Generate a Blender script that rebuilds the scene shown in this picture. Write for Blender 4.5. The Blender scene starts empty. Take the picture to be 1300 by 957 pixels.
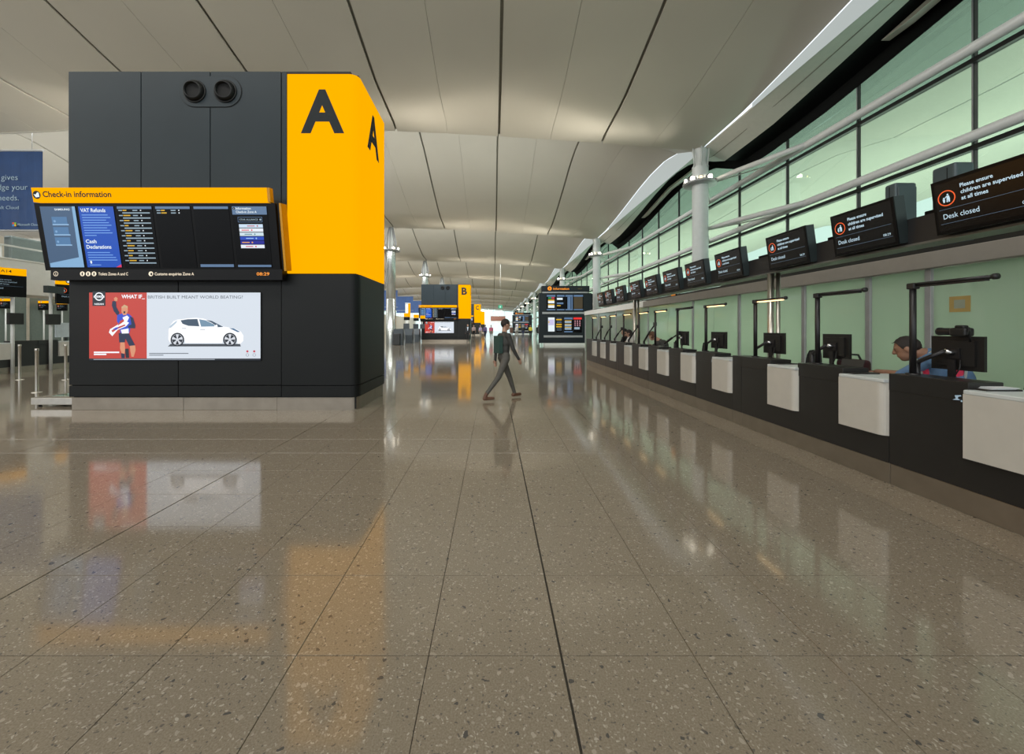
import bpy, bmesh, math, random
import numpy as np
from mathutils import Vector, Matrix
random.seed(4)
S = bpy.context.scene
COL = S.collection
R = math.radians

# ------------------------------------------------------------ camera, sky, exposure
F = 505.0                      # focal length in pixels of the 1300 x 957 frame
CH = 1.6                       # height of the lens
cam = bpy.data.cameras.new('camera')
cam.sensor_fit = 'HORIZONTAL'; cam.sensor_width = 36.0; cam.lens = 36.0 * F / 1300.0
cam.shift_x = (650 - 626) / 1300.0
cam.shift_y = -(478.5 - 416) / 1300.0
cam.clip_end = 600; cam.clip_start = 0.05
camo = bpy.data.objects.new('camera', cam); COL.objects.link(camo)
camo.location = (0, 0, CH); camo.rotation_euler = (R(90), 0, 0)
S.camera = camo
S.view_settings.view_transform = 'Standard'
S.view_settings.look = 'None'
S.view_settings.gamma = 1.0
S.view_settings.use_curve_mapping = False
S.view_settings.exposure = 0.12
S.cycles.use_denoising = True
S.cycles.max_bounces = 8
S.cycles.diffuse_bounces = 5
S.cycles.glossy_bounces = 4
S.cycles.transparent_max_bounces = 12
S.cycles.sample_clamp_indirect = 4.0
S.cycles.caustics_reflective = False
S.cycles.caustics_refractive = False

w = bpy.data.worlds.new('overcast_sky'); S.world = w; w.use_nodes = True
bg = w.node_tree.nodes['Background']
bg.inputs[0].default_value = (0.86, 0.93, 1.0, 1); bg.inputs[1].default_value = 1.4

SKYLIGHT = 6.6                 # brightness of the roof glazing
def area(name, loc, rot, sx, sy, power, col=(1, 1, 1)):
    l = bpy.data.lights.new(name, 'AREA'); l.shape = 'RECTANGLE'; l.size = sx; l.size_y = sy
    l.energy = power; l.color = col
    o = bpy.data.objects.new(name, l); o.location = loc; o.rotation_euler = rot; COL.objects.link(o)
    return o
# strip lights in the office behind the frosted partition
for i, (y, pw) in enumerate(((4.5, 85), (9.5, 165), (14.5, 200))):
    area('office_light', (8.6, y, 2.7), (0, 0, 0), 1.2, 4.6, pw, (1.0, 1.0, 0.92))

# ------------------------------------------------------------ materials
MATS = {}
def mat(name, col, rough=0.5, metal=0.0, emit=0.0, var=0.06, scale=6.0, spec=0.5, ecol=None, bump=0.0):
    if name in MATS: return MATS[name]
    m = bpy.data.materials.new(name); m.use_nodes = True
    nt = m.node_tree; b = nt.nodes['Principled BSDF']
    geo = nt.nodes.new('ShaderNodeNewGeometry')
    nz = nt.nodes.new('ShaderNodeTexNoise'); nz.inputs['Scale'].default_value = scale
    nz.inputs['Detail'].default_value = 4
    nt.links.new(geo.outputs['Position'], nz.inputs['Vector'])
    rp = nt.nodes.new('ShaderNodeValToRGB')
    lo = [max(0, c * (1 - var)) for c in col]; hi = [min(1, c * (1 + var)) for c in col]
    rp.color_ramp.elements[0].position = 0.3; rp.color_ramp.elements[1].position = 0.7
    rp.color_ramp.elements[0].color = (*lo, 1); rp.color_ramp.elements[1].color = (*hi, 1)
    nt.links.new(nz.outputs['Fac'], rp.inputs['Fac'])
    nt.links.new(rp.outputs['Color'], b.inputs['Base Color'])
    b.inputs['Roughness'].default_value = rough
    b.inputs['Metallic'].default_value = metal
    b.inputs['Specular IOR Level'].default_value = spec
    if emit:
        nt.links.new(rp.outputs['Color'], b.inputs['Emission Color'])
        if ecol: 
            nt.links.remove(b.inputs['Emission Color'].links[0]); b.inputs['Emission Color'].default_value = (*ecol, 1)
        b.inputs['Emission Strength'].default_value = emit
    if bump:
        bp = nt.nodes.new('ShaderNodeBump'); bp.inputs['Strength'].default_value = bump
        nz2 = nt.nodes.new('ShaderNodeTexNoise'); nz2.inputs['Scale'].default_value = scale * 20
        nt.links.new(geo.outputs['Position'], nz2.inputs['Vector'])
        nt.links.new(nz2.outputs['Fac'], bp.inputs['Height']); nt.links.new(bp.outputs['Normal'], b.inputs['Normal'])
    MATS[name] = m
    return m

def s2l(r, g, b):
    f = lambda c: (c / 255 / 12.92) if c / 255 <= 0.04045 else ((c / 255 + 0.055) / 1.055) ** 2.4
    return (f(r), f(g), f(b))
def lit(name, rgb, k=1.0, rough=0.3, spec=0.5):
    """a backlit print or screen colour, given as it looks in the photograph"""
    c = s2l(*rgb)
    if name in MATS: return MATS[name]
    m = bpy.data.materials.new(name); m.use_nodes = True
    b = m.node_tree.nodes['Principled BSDF']
    b.inputs['Base Color'].default_value = (*[x * 0.1 for x in c], 1)
    b.inputs['Emission Color'].default_value = (*c, 1); b.inputs['Emission Strength'].default_value = k
    b.inputs['Roughness'].default_value = rough; b.inputs['Specular IOR Level'].default_value = spec
    MATS[name] = m
    return m

def terrazzo(name, joints):
    m = bpy.data.materials.new(name); m.use_nodes = True
    nt = m.node_tree; N = nt.nodes.new; L = nt.links.new
    b = nt.nodes['Principled BSDF']
    geo = N('ShaderNodeNewGeometry'); pos = geo.outputs['Position']
    nz = N('ShaderNodeTexNoise'); nz.inputs['Scale'].default_value = 24; L(pos, nz.inputs['Vector'])
    add = N('ShaderNodeMixRGB'); add.blend_type = 'LINEAR_LIGHT'; add.inputs[0].default_value = 0.025
    L(pos, add.inputs[1]); L(nz.outputs['Color'], add.inputs[2])
    base = N('ShaderNodeValToRGB')
    nb = N('ShaderNodeTexNoise'); nb.inputs['Scale'].default_value = 130; nb.inputs['Detail'].default_value = 3
    L(pos, nb.inputs['Vector']); L(nb.outputs['Fac'], base.inputs['Fac'])
    e = base.color_ramp.elements
    e[0].position = 0.3; e[0].color = (0.195, 0.162, 0.120, 1); e[1].position = 0.7; e[1].color = (0.285, 0.245, 0.188, 1)
    cur = base.outputs['Color']
    for sc, th, stops in ((31, 0.32, ((0, None), (0.84, (0.36, 0.32, 0.26)), (0.91, (0.09, 0.085, 0.078)), (0.95, (0.32, 0.28, 0.22)))),
                          (72, 0.38, ((0, None), (0.66, (0.33, 0.295, 0.24)), (0.80, (0.135, 0.12, 0.10)), (0.92, (0.40, 0.365, 0.30))))):
        v = N('ShaderNodeTexVoronoi'); v.inputs['Scale'].default_value = sc; L(add.outputs[0], v.inputs['Vector'])
        sep = N('ShaderNodeSeparateColor'); L(v.outputs['Color'], sep.inputs[0])
        rc = N('ShaderNodeValToRGB'); rc.color_ramp.interpolation = 'CONSTANT'
        rm = N('ShaderNodeValToRGB'); rm.color_ramp.interpolation = 'CONSTANT'
        rm.color_ramp.elements[0].color = (0, 0, 0, 1); rm.color_ramp.elements[1].position = stops[1][0]
        rm.color_ramp.elements[1].color = (1, 1, 1, 1)
        rc.color_ramp.elements[0].color = (*stops[1][1], 1)
        rc.color_ramp.elements[1].position = stops[2][0]; rc.color_ramp.elements[1].color = (*stops[2][1], 1)
        el = rc.color_ramp.elements.new(stops[3][0]); el.color = (*stops[3][1], 1)
        L(sep.outputs[0], rc.inputs['Fac']); L(sep.outputs[0], rm.inputs['Fac'])
        lt = N('ShaderNodeMath'); lt.operation = 'LESS_THAN'; lt.inputs[1].default_value = th
        L(v.outputs['Distance'], lt.inputs[0])
        mu = N('ShaderNodeMath'); mu.operation = 'MULTIPLY'; L(lt.outputs[0], mu.inputs[0]); L(rm.outputs['Color'], mu.inputs[1])
        mx = N('ShaderNodeMixRGB'); L(mu.outputs[0], mx.inputs[0]); L(cur, mx.inputs[1]); L(rc.outputs['Color'], mx.inputs[2])
        cur = mx.outputs[0]
    if joints:
        sx = N('ShaderNodeSeparateXYZ'); L(pos, sx.inputs[0])
        def line(axis, off, period, wd):
            a = N('ShaderNodeMath'); a.operation = 'SUBTRACT'; L(sx.outputs[axis], a.inputs[0]); a.inputs[1].default_value = off - period * 400
            d = N('ShaderNodeMath'); d.operation = 'MODULO'; L(a.outputs[0], d.inputs[0]); d.inputs[1].default_value = period
            c = N('ShaderNodeMath'); c.operation = 'LESS_THAN'; L(d.outputs[0], c.inputs[0]); c.inputs[1].default_value = wd
            return c.outputs[0]
        acc = None
        for args in ((0, 0.331, TX, 0.004), (1, 1.940, TY, 0.004), (0, 0.327, TX * 5, 0.012)):
            o = line(*args)
            if acc is None: acc = o
            else:
                mm = N('ShaderNodeMath'); mm.operation = 'MAXIMUM'; L(acc, mm.inputs[0]); L(o, mm.inputs[1]); acc = mm.outputs[0]
        mx = N('ShaderNodeMixRGB'); L(acc, mx.inputs[0]); L(cur, mx.inputs[1]); mx.inputs[2].default_value = (0.06, 0.05, 0.04, 1)
        cur = mx.outputs[0]
    L(cur, b.inputs['Base Color'])
    nr = N('ShaderNodeTexNoise'); nr.inputs['Scale'].default_value = 1.3; L(pos, nr.inputs['Vector'])
    mr = N('ShaderNodeMapRange'); mr.inputs['To Min'].default_value = 0.065; mr.inputs['To Max'].default_value = 0.11
    L(nr.outputs['Fac'], mr.inputs['Value']); L(mr.outputs[0], b.inputs['Roughness'])
    b.inputs['Specular IOR Level'].default_value = 0.62
    return m

def frosted(name):
    m = bpy.data.materials.new(name); m.use_nodes = True
    nt = m.node_tree; N = nt.nodes.new; L = nt.links.new
    b = nt.nodes['Principled BSDF']; out = nt.nodes['Material Output']
    geo = N('ShaderNodeNewGeometry'); nz = N('ShaderNodeTexNoise'); nz.inputs['Scale'].default_value = 1.1
    L(geo.outputs['Position'], nz.inputs['Vector'])
    rp = N('ShaderNodeValToRGB'); rp.color_ramp.elements[0].color = (0.30, 0.36, 0.30, 1); rp.color_ramp.elements[1].color = (0.36, 0.42, 0.35, 1)
    L(nz.outputs['Fac'], rp.inputs['Fac']); L(rp.outputs[0], b.inputs['Base Color'])
    b.inputs['Roughness'].default_value = 0.04; b.inputs['Specular IOR Level'].default_value = 0.6
    t = N('ShaderNodeBsdfTranslucent'); t.inputs[0].default_value = (0.60, 0.73, 0.61, 1)
    mx = N('ShaderNodeMixShader'); mx.inputs[0].default_value = 0.5
    L(b.outputs[0], mx.inputs[1]); L(t.outputs[0], mx.inputs[2]); L(mx.outputs[0], out.inputs[0])
    return m
def clear_glass(name, tint, gloss=0.10, rough=0.01):
    m = bpy.data.materials.new(name); m.use_nodes = True
    nt = m.node_tree; N = nt.nodes.new; L = nt.links.new
    out = nt.nodes['Material Output']; nt.nodes.remove(nt.nodes['Principled BSDF'])
    t = N('ShaderNodeBsdfTransparent'); t.inputs[0].default_value = (*tint, 1)
    g = N('ShaderNodeBsdfGlossy'); g.inputs[0].default_value = (0.8, 1.0, 0.86, 1); g.inputs['Roughness'].default_value = rough
    fr = N('ShaderNodeFresnel'); fr.inputs[0].default_value = 1.45
    ad = N('ShaderNodeMath'); ad.operation = 'ADD'; ad.inputs[1].default_value = gloss; L(fr.outputs[0], ad.inputs[0])
    ge = N('ShaderNodeNewGeometry'); inv = N('ShaderNodeMath'); inv.operation = 'SUBTRACT'; inv.inputs[0].default_value = 1.0; L(ge.outputs['Backfacing'], inv.inputs[1])
    mu = N('ShaderNodeMath'); mu.operation = 'MULTIPLY'; L(ad.outputs[0], mu.inputs[0]); L(inv.outputs[0], mu.inputs[1])   # only the face met first mirrors
    tc = N('ShaderNodeMixRGB'); L(ge.outputs['Backfacing'], tc.inputs[0]); tc.inputs[1].default_value = (*tint, 1); tc.inputs[2].default_value = (1, 1, 1, 1); L(tc.outputs[0], t.inputs[0])
    mx = N('ShaderNodeMixShader'); L(mu.outputs[0], mx.inputs[0]); L(t.outputs[0], mx.inputs[1]); L(g.outputs[0], mx.inputs[2])
    L(mx.outputs[0], out.inputs[0])
    return m

# ------------------------------------------------------------ mesh helpers
class Frame:
    """a picture plane: u to the reader's right, v up, w towards the reader"""
    def __init__(s, o, r, up):
        s.o = Vector(o); s.r = Vector(r).normalized(); s.up = Vector(up).normalized(); s.n = s.r.cross(s.up)
    def P(s, u, v, w=0.0): return s.o + s.r * u + s.up * v + s.n * w

_TXT = {}
def text_geo(txt, bold):
    k = (txt, bold)
    if k in _TXT: return _TXT[k]
    cu = bpy.data.curves.new('lettering', 'FONT'); cu.body = txt; cu.size = 1.0; cu.offset = bold; cu.resolution_u = 3
    o = bpy.data.objects.new('lettering', cu)
    me = bpy.data.meshes.new_from_object(o)
    v = [tuple(x.co) for x in me.vertices]; f = [tuple(p.vertices) for p in me.polygons]
    bpy.data.objects.remove(o); bpy.data.curves.remove(cu); bpy.data.meshes.remove(me)
    _TXT[k] = (v, f)
    return v, f

class MB:
    def __init__(s): s.v = []; s.f = []; s.m = []; s.mats = []; s.smooth = []
    def mi(s, m):
        if m not in s.mats: s.mats.append(m)
        return s.mats.index(m)
    def add(s, vs, fs, m, smooth=False):
        k = len(s.v); i = s.mi(m)
        s.v += [tuple(x) for x in vs]
        for f in fs:
            s.f.append(tuple(a + k for a in f)); s.m.append(i); s.smooth.append(smooth)
        return s
    def box(s, x0, x1, y0, y1, z0, z1, m):
        x0, x1 = min(x0, x1), max(x0, x1); y0, y1 = min(y0, y1), max(y0, y1); z0, z1 = min(z0, z1), max(z0, z1)
        vs = [(x, y, z) for z in (z0, z1) for y in (y0, y1) for x in (x0, x1)]
        return s.add(vs, [(0, 2, 3, 1), (4, 5, 7, 6), (0, 1, 5, 4), (2, 6, 7, 3), (0, 4, 6, 2), (1, 3, 7, 5)], m)
    def rbox(s, x0, x1, y0, y1, z0, z1, m, r=0.01, seg=2):
        bm = bmesh.new(); bmesh.ops.create_cube(bm, size=1.0)
        for v in bm.verts:
            v.co = Vector(((x0 + x1) / 2 + v.co.x * (x1 - x0), (y0 + y1) / 2 + v.co.y * (y1 - y0), (z0 + z1) / 2 + v.co.z * (z1 - z0)))
        bmesh.ops.bevel(bm, geom=list(bm.edges), offset=min(r, 0.45 * min(abs(x1 - x0), abs(y1 - y0), abs(z1 - z0))), segments=seg, affect='EDGES', profile=0.5)
        bmesh.ops.recalc_face_normals(bm, faces=list(bm.faces))
        bm.verts.index_update()
        s.add([v.co for v in bm.verts], [[v.index for v in f.verts] for f in bm.faces], m); bm.free()
        return s
    def fslab(s, fr, u0, u1, v0, v1, w0, w1, m):
        vs = [fr.P(u, v, w) for w in (w0, w1) for v in (v0, v1) for u in (u0, u1)]
        return s.add(vs, [(0, 2, 3, 1), (4, 5, 7, 6), (0, 1, 5, 4), (2, 6, 7, 3), (0, 4, 6, 2), (1, 3, 7, 5)], m)
    def quad(s, fr, u0, u1, v0, v1, wv, m):
        return s.add([fr.P(u0, v0, wv), fr.P(u1, v0, wv), fr.P(u1, v1, wv), fr.P(u0, v1, wv)], [(0, 1, 2, 3)], m)
    def poly(s, fr, pts, wv, m):
        bm = bmesh.new(); vs = [bm.verts.new(fr.P(u, v, wv)) for u, v in pts]
        f = bm.faces.new(vs); f.normal_update(); bmesh.ops.triangulate(bm, faces=[f]); bm.verts.index_update()
        s.add([v.co for v in bm.verts], [[v.index for v in f.verts] for f in bm.faces], m); bm.free()
        return s
    def disc(s, fr, u, v, ru, rv, wv, m, n=20, a0=0, a1=360):
        pts = [(u + ru * math.cos(R(a0 + (a1 - a0) * i / n)), v + rv * math.sin(R(a0 + (a1 - a0) * i / n))) for i in range(n if a1 - a0 == 360 else n + 1)]
        return s.add([fr.P(a, b, wv) for a, b in pts], [tuple(range(len(pts)))], m)
    def ring(s, fr, u, v, r0, r1, wv, m, n=24, ry=1.0):
        vs = []
        for r in (r0, r1):
            vs += [fr.P(u + r * math.cos(2 * math.pi * i / n), v + ry * r * math.sin(2 * math.pi * i / n), wv) for i in range(n)]
        return s.add(vs, [(i, n + i, n + (i + 1) % n, (i + 1) % n)[::-1] for i in range(n)], m)
    def text(s, fr, txt, u, v, h, m, wv=0.003, width=None, align='l', bold=0.0, thick=0.0):
        """h = cap height; width squeezes the line to a measured length"""
        vs, fs = text_geo(txt, bold)
        if not vs: return s
        xs = [p[0] for p in vs]; x0, x1 = min(xs), max(xs)
        cap = 0.73; sc = h / cap
        sx = sc if width is None else width / max(1e-6, (x1 - x0))
        off = {'l': 0, 'c': -(x1 - x0) * sx / 2, 'r': -(x1 - x0) * sx}[align]
        pts = [fr.P(u + off + (p[0] - x0) * sx, v + p[1] * sc, wv) for p in vs]
        s.add(pts, fs, m)
        return s
    def tube(s, pts, r, m, n=10, caps=True, smooth=True):
        pts = [Vector(p) for p in pts]
        rs = r if isinstance(r, (list, tuple)) else [r] * len(pts)
        vs = []; fs = []
        ref = None
        for i, p in enumerate(pts):
            d = (pts[min(i + 1, len(pts) - 1)] - pts[max(i - 1, 0)]).normalized()
            if ref is None or abs(ref.dot(d)) > 0.95: ref = Vector((0, 0, 1)) if abs(d.z) < 0.9 else Vector((1, 0, 0))
            a = d.cross(ref).normalized(); b = d.cross(a).normalized(); ref = -b if False else ref
            vs += [p + (a * math.cos(2 * math.pi * k / n) + b * math.sin(2 * math.pi * k / n)) * rs[i] for k in range(n)]
        for i in range(len(pts) - 1):
            for k in range(n):
                fs.append((i * n + k, i * n + (k + 1) % n, (i + 1) * n + (k + 1) % n, (i + 1) * n + k))
        s.add(vs, fs, m, smooth)
        if caps:
            kk = len(s.v) - len(vs)
            i = s.mi(m)
            s.f.append(tuple(kk + k for k in range(n))[::-1]); s.m.append(i); s.smooth.append(False)
            s.f.append(tuple(kk + (len(pts) - 1) * n + k for k in range(n))); s.m.append(i); s.smooth.append(False)
        return s
    def lathe(s, prof, o, axis, m, n=24):
        """prof = [(distance along the axis, radius)...]"""
        o = Vector(o); ax = Vector(axis).normalized()
        a = ax.cross(Vector((0, 0, 1)) if abs(ax.z) < 0.9 else Vector((1, 0, 0))).normalized(); b = ax.cross(a)
        vs = []; fs = []
        for t, r in prof:
            vs += [o + ax * t + (a * math.cos(2 * math.pi * k / n) + b * math.sin(2 * math.pi * k / n)) * r for k in range(n)]
        for i in range(len(prof) - 1):
            for k in range(n):
                fs.append((i * n + k, i * n + (k + 1) % n, (i + 1) * n + (k + 1) % n, (i + 1) * n + k))
        return s.add(vs, fs, m, True)
    def prism(s, pts, z0, z1, m):
        n = len(pts); vs = [(x, y, z0) for x, y in pts] + [(x, y, z1) for x, y in pts]
        fs = [(i, (i + 1) % n, n + (i + 1) % n, n + i) for i in range(n)] + [tuple(range(n))[::-1], tuple(range(n, 2 * n))]
        return s.add(vs, fs, m)
    def fprism(s, fr, pts, w0, w1, m):
        n = len(pts)
        bm = bmesh.new(); top = [bm.verts.new(fr.P(u, v, w1)) for u, v in pts]; f = bm.faces.new(top)
        bot = [bm.verts.new(fr.P(u, v, w0)) for u, v in pts]; bm.faces.new(bot[::-1])
        for i in range(n): bm.faces.new((bot[i], bot[(i + 1) % n], top[(i + 1) % n], top[i]))
        bm.normal_update(); bmesh.ops.triangulate(bm, faces=[q for q in bm.faces if len(q.verts) > 4]); bm.verts.index_update()
        s.add([v.co for v in bm.verts], [[v.index for v in q.verts] for q in bm.faces], m); bm.free()
        return s
    def build(s, name, parent=None, base=None):
        me = bpy.data.meshes.new(name)
        off = Vector((0, 0, 0))
        if parent is not None:
            p = parent
            while p is not None: off += Vector(p.location); p = p.parent
        elif base is not None: off = Vector(base)
        me.from_pydata([tuple(Vector(v) - off) for v in s.v], [], s.f)
        for m in s.mats: me.materials.append(m)
        me.polygons.foreach_set('material_index', s.m); me.polygons.foreach_set('use_smooth', s.smooth)
        me.update()
        o = bpy.data.objects.new(name, me); COL.objects.link(o)
        if parent is not None: o.parent = parent
        elif base is not None: o.location = base
        return o

def tag(o, label, cat, group=None):
    o['label'] = label; o['category'] = cat
    if group: o['group'] = group
    return o
def thing(name, label, cat, loc, group=None):
    o = bpy.data.objects.new(name, None); COL.objects.link(o); o.location = loc
    o.empty_display_size = 0.2
    return tag(o, label, cat, group)
def struct(name, mb, base=None):
    o = mb.build(name, None, base); o['kind'] = 'structure'; return o
def dup(root, loc, label=None, rz=None, skip=()):
    r = root.copy(); COL.objects.link(r); r.location = loc
    if rz is not None: r.rotation_euler = (0, 0, rz)
    if label: r['label'] = label
    for ch in list(root.children):
        if ch.name.split('.')[0] in skip: continue
        c = ch.copy(); COL.objects.link(c); c.parent = r
        for g in list(ch.children):
            d = g.copy(); COL.objects.link(d); d.parent = c
    return r
def px(x, y, Y):
    """the point seen at pixel (x, y) at distance Y"""
    return Vector(((x - 626) / F * Y, Y, CH - (y - 416) / F * Y))
# ------------------------------------------------------------ shared colours
TX, TY = 0.6475, 0.628
M_tile = terrazzo('terrazzo_tile', False)
M_floor = terrazzo('terrazzo_floor', True)
M_dead = mat('dead_black', (0.006, 0.007, 0.007), 0.7, spec=0.08)
M_joint = mat('dark_joint', (0.05, 0.045, 0.035), 0.8)
M_ceil = mat('ceiling_white', (0.56, 0.53, 0.46), 0.55, var=0.03, scale=0.3)
M_seam = mat('ceiling_seam', (0.27, 0.265, 0.22), 0.8)
M_soffit = mat('soffit_white', (0.60, 0.59, 0.53), 0.5, var=0.03)
M_black = mat('matt_black', (0.012, 0.013, 0.013), 0.4)
M_white = mat('white_paint', (0.72, 0.73, 0.70), 0.4, var=0.03)
M_steelw = mat('white_steel', (0.66, 0.68, 0.66), 0.35, var=0.03)
M_steel = mat('brushed_steel', (0.55, 0.52, 0.47), 0.32, 1.0, var=0.08, scale=9)
M_plinth = mat('steel_plinth', (0.30, 0.26, 0.21), 0.38, 0.75, var=0.08, scale=5)
M_alu = mat('grey_aluminium', (0.38, 0.39, 0.40), 0.45, 0.5)
M_fascia = mat('taupe_fascia', (0.27, 0.255, 0.23), 0.5, var=0.04)
M_frost = frosted('frosted_green_glass')
M_glass = clear_glass('green_curtain_glass', (0.52, 0.70, 0.57), 0.08)
M_glasst = clear_glass('soffit_reflection_glass', (0.34, 0.52, 0.44), 0.06)  # tint darkened to imitate the black soffit mirrored in the top panes
M_sky = lit('skylight_glazing', (255, 252, 245), SKYLIGHT)
M_skyf = lit('skylight_glazing_far', (250, 252, 250), SKYLIGHT * 2.0)
M_strip = lit('edge_skylight', (205, 214, 212), 0.62)
M_conc = mat('pale_concrete', (0.5, 0.5, 0.47), 0.8)
M_beige = mat('beige_wall', (0.42, 0.38, 0.31), 0.6, var=0.05)
M_paleg = mat('pale_grey_panel', (0.68, 0.70, 0.67), 0.45, var=0.03)

# ------------------------------------------------------------ floor
Y0, X0 = 1.942, 0.333
JY = range(-1, 8); YT0, YT1 = Y0 - TY, Y0 + 8 * TY
KX = range(-16, 6); XT0, XT1 = X0 - 16 * TX, X0 + 6 * TX
fb = MB()
fb.box(-62, XT0, -20, 210, -0.2, 0, M_floor); fb.box(XT1, 12.2, -20, 210, -0.2, 0, M_floor)
fb.box(XT0, XT1, -20, YT0, -0.2, 0, M_floor); fb.box(XT0, XT1, YT1, 210, -0.2, 0, M_floor)
fb.box(XT0, XT1, YT0, YT1, -0.2, -0.012, M_joint)
floor = struct('floor', fb)
tmesh = {}
for j in JY:
    for k in KX:
        xa = X0 + k * TX; ya = Y0 + j * TY
        strong = k % 5 == 0
        ga = 0.0055 if strong else 0.0016
        gb = 0.0055 if (k + 1) % 5 == 0 else 0.0016
        key = (ga, gb)
        if key not in tmesh:
            t = MB(); x_0, x_1, y_0, y_1, c = ga, TX - gb, 0.0016, TY - 0.0016, 0.0012
            vs = [(x_0, y_0, -0.012), (x_1, y_0, -0.012), (x_1, y_1, -0.012), (x_0, y_1, -0.012),
                  (x_0, y_0, -c), (x_1, y_0, -c), (x_1, y_1, -c), (x_0, y_1, -c),
                  (x_0 + c, y_0 + c, 0), (x_1 - c, y_0 + c, 0), (x_1 - c, y_1 - c, 0), (x_0 + c, y_1 - c, 0)]
            fs = [(8, 9, 10, 11)] + [(a, (a + 1) % 4, 4 + (a + 1) % 4, 4 + a) for a in range(4)] + [(4 + a, 4 + (a + 1) % 4, 8 + (a + 1) % 4, 8 + a) for a in range(4)]
            t.add(vs, fs, M_tile); o = t.build('tile', floor); tmesh[key] = o.data
        else:
            o = bpy.data.objects.new('tile', tmesh[key]); COL.objects.link(o); o.parent = floor
        o.location = (xa, ya, 0)

# ------------------------------------------------------------ ceiling of waves
BAY = 18.9
PR = [(0, 10.85), (0.3, 10.98), (2.4, 12.95), (4.0, 13.6), (6.0, 13.55), (8.0, 13.12), (10.5, 12.32), (12.5, 11.74), (14.3, 11.28), (15.7, 10.96), (17.0, 10.91), (18.3, 10.87), (18.9, 10.66)]
def prof(t):
    for (a, za), (b, zb) in zip(PR, PR[1:]):
        if t <= b: return za + (zb - za) * (t - a) / (b - a)
    return PR[-1][1]
def smooth_prof(t):
    if t < 3.2: return prof(t)
    return (prof(max(3.2, t - 0.35)) + 2 * prof(t) + prof(min(18.9, t + 0.35))) / 4
def zc(X, t):
    amp = 1.0 if X < 0 else 1.0 - 0.6 * (X / 9.9) ** 2
    return 10.85 + (smooth_prof(t) - 10.85) * amp + 0.39 - 0.0023 * (max(X, -34) + 13) ** 2
def zs(X, t):                                             # soffit outside the edge line
    k = (X - 9.9) / 1.1
    return 10.02 + k * (-0.5) + k * 0.5 * max(0, (smooth_prof(t) - 10.85))
NB = 11
ceiling = bpy.data.objects.new('ceiling', None); COL.objects.link(ceiling); ceiling['kind'] = 'structure'
seams = [9.9 - 0.02] + [5.15 - 4.87 * i for i in range(0, 14)]
TS = [2.4, 3.2, 4.0, 5, 6, 7, 8, 9.2, 10.5, 11.5, 12.5, 13.4, 14.3, 15.0, 15.6, 16.3, 17, 17.7, 18.3, 18.7, 18.88]
def sheet(xs, ts, n, fz, m, dz=0.0, thick=0.06):
    mb = MB(); vs = []; nx, nt = len(xs), len(ts)
    for t in ts:
        for x in xs: vs.append((x, n * BAY + t, fz(x, t) + dz))
    for t in ts:
        for x in xs: vs.append((x, n * BAY + t, fz(x, t) + dz + thick))
    o = nx * nt; fs = []
    for i in range(nt - 1):
        for k in range(nx - 1):
            a = i * nx + k
            fs.append((a, a + nx, a + nx + 1, a + 1))
            fs.append((o + a, o + a + 1, o + a + nx + 1, o + a + nx))
    for i in range(nt - 1):
        for k in (0, nx - 1):
            a = i * nx + k; fs.append((a, a + nx, o + a + nx, o + a))
    for k in range(nx - 1):
        for i in (0, nt - 1):
            a = i * nx + k; fs.append((a, a + 1, o + a + 1, o + a))
    nface = 2 * (nt - 1) * (nx - 1)
    mb.add(vs, fs[:nface], m, True); mb.add(vs, fs[nface:], m, False)
    return mb
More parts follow.
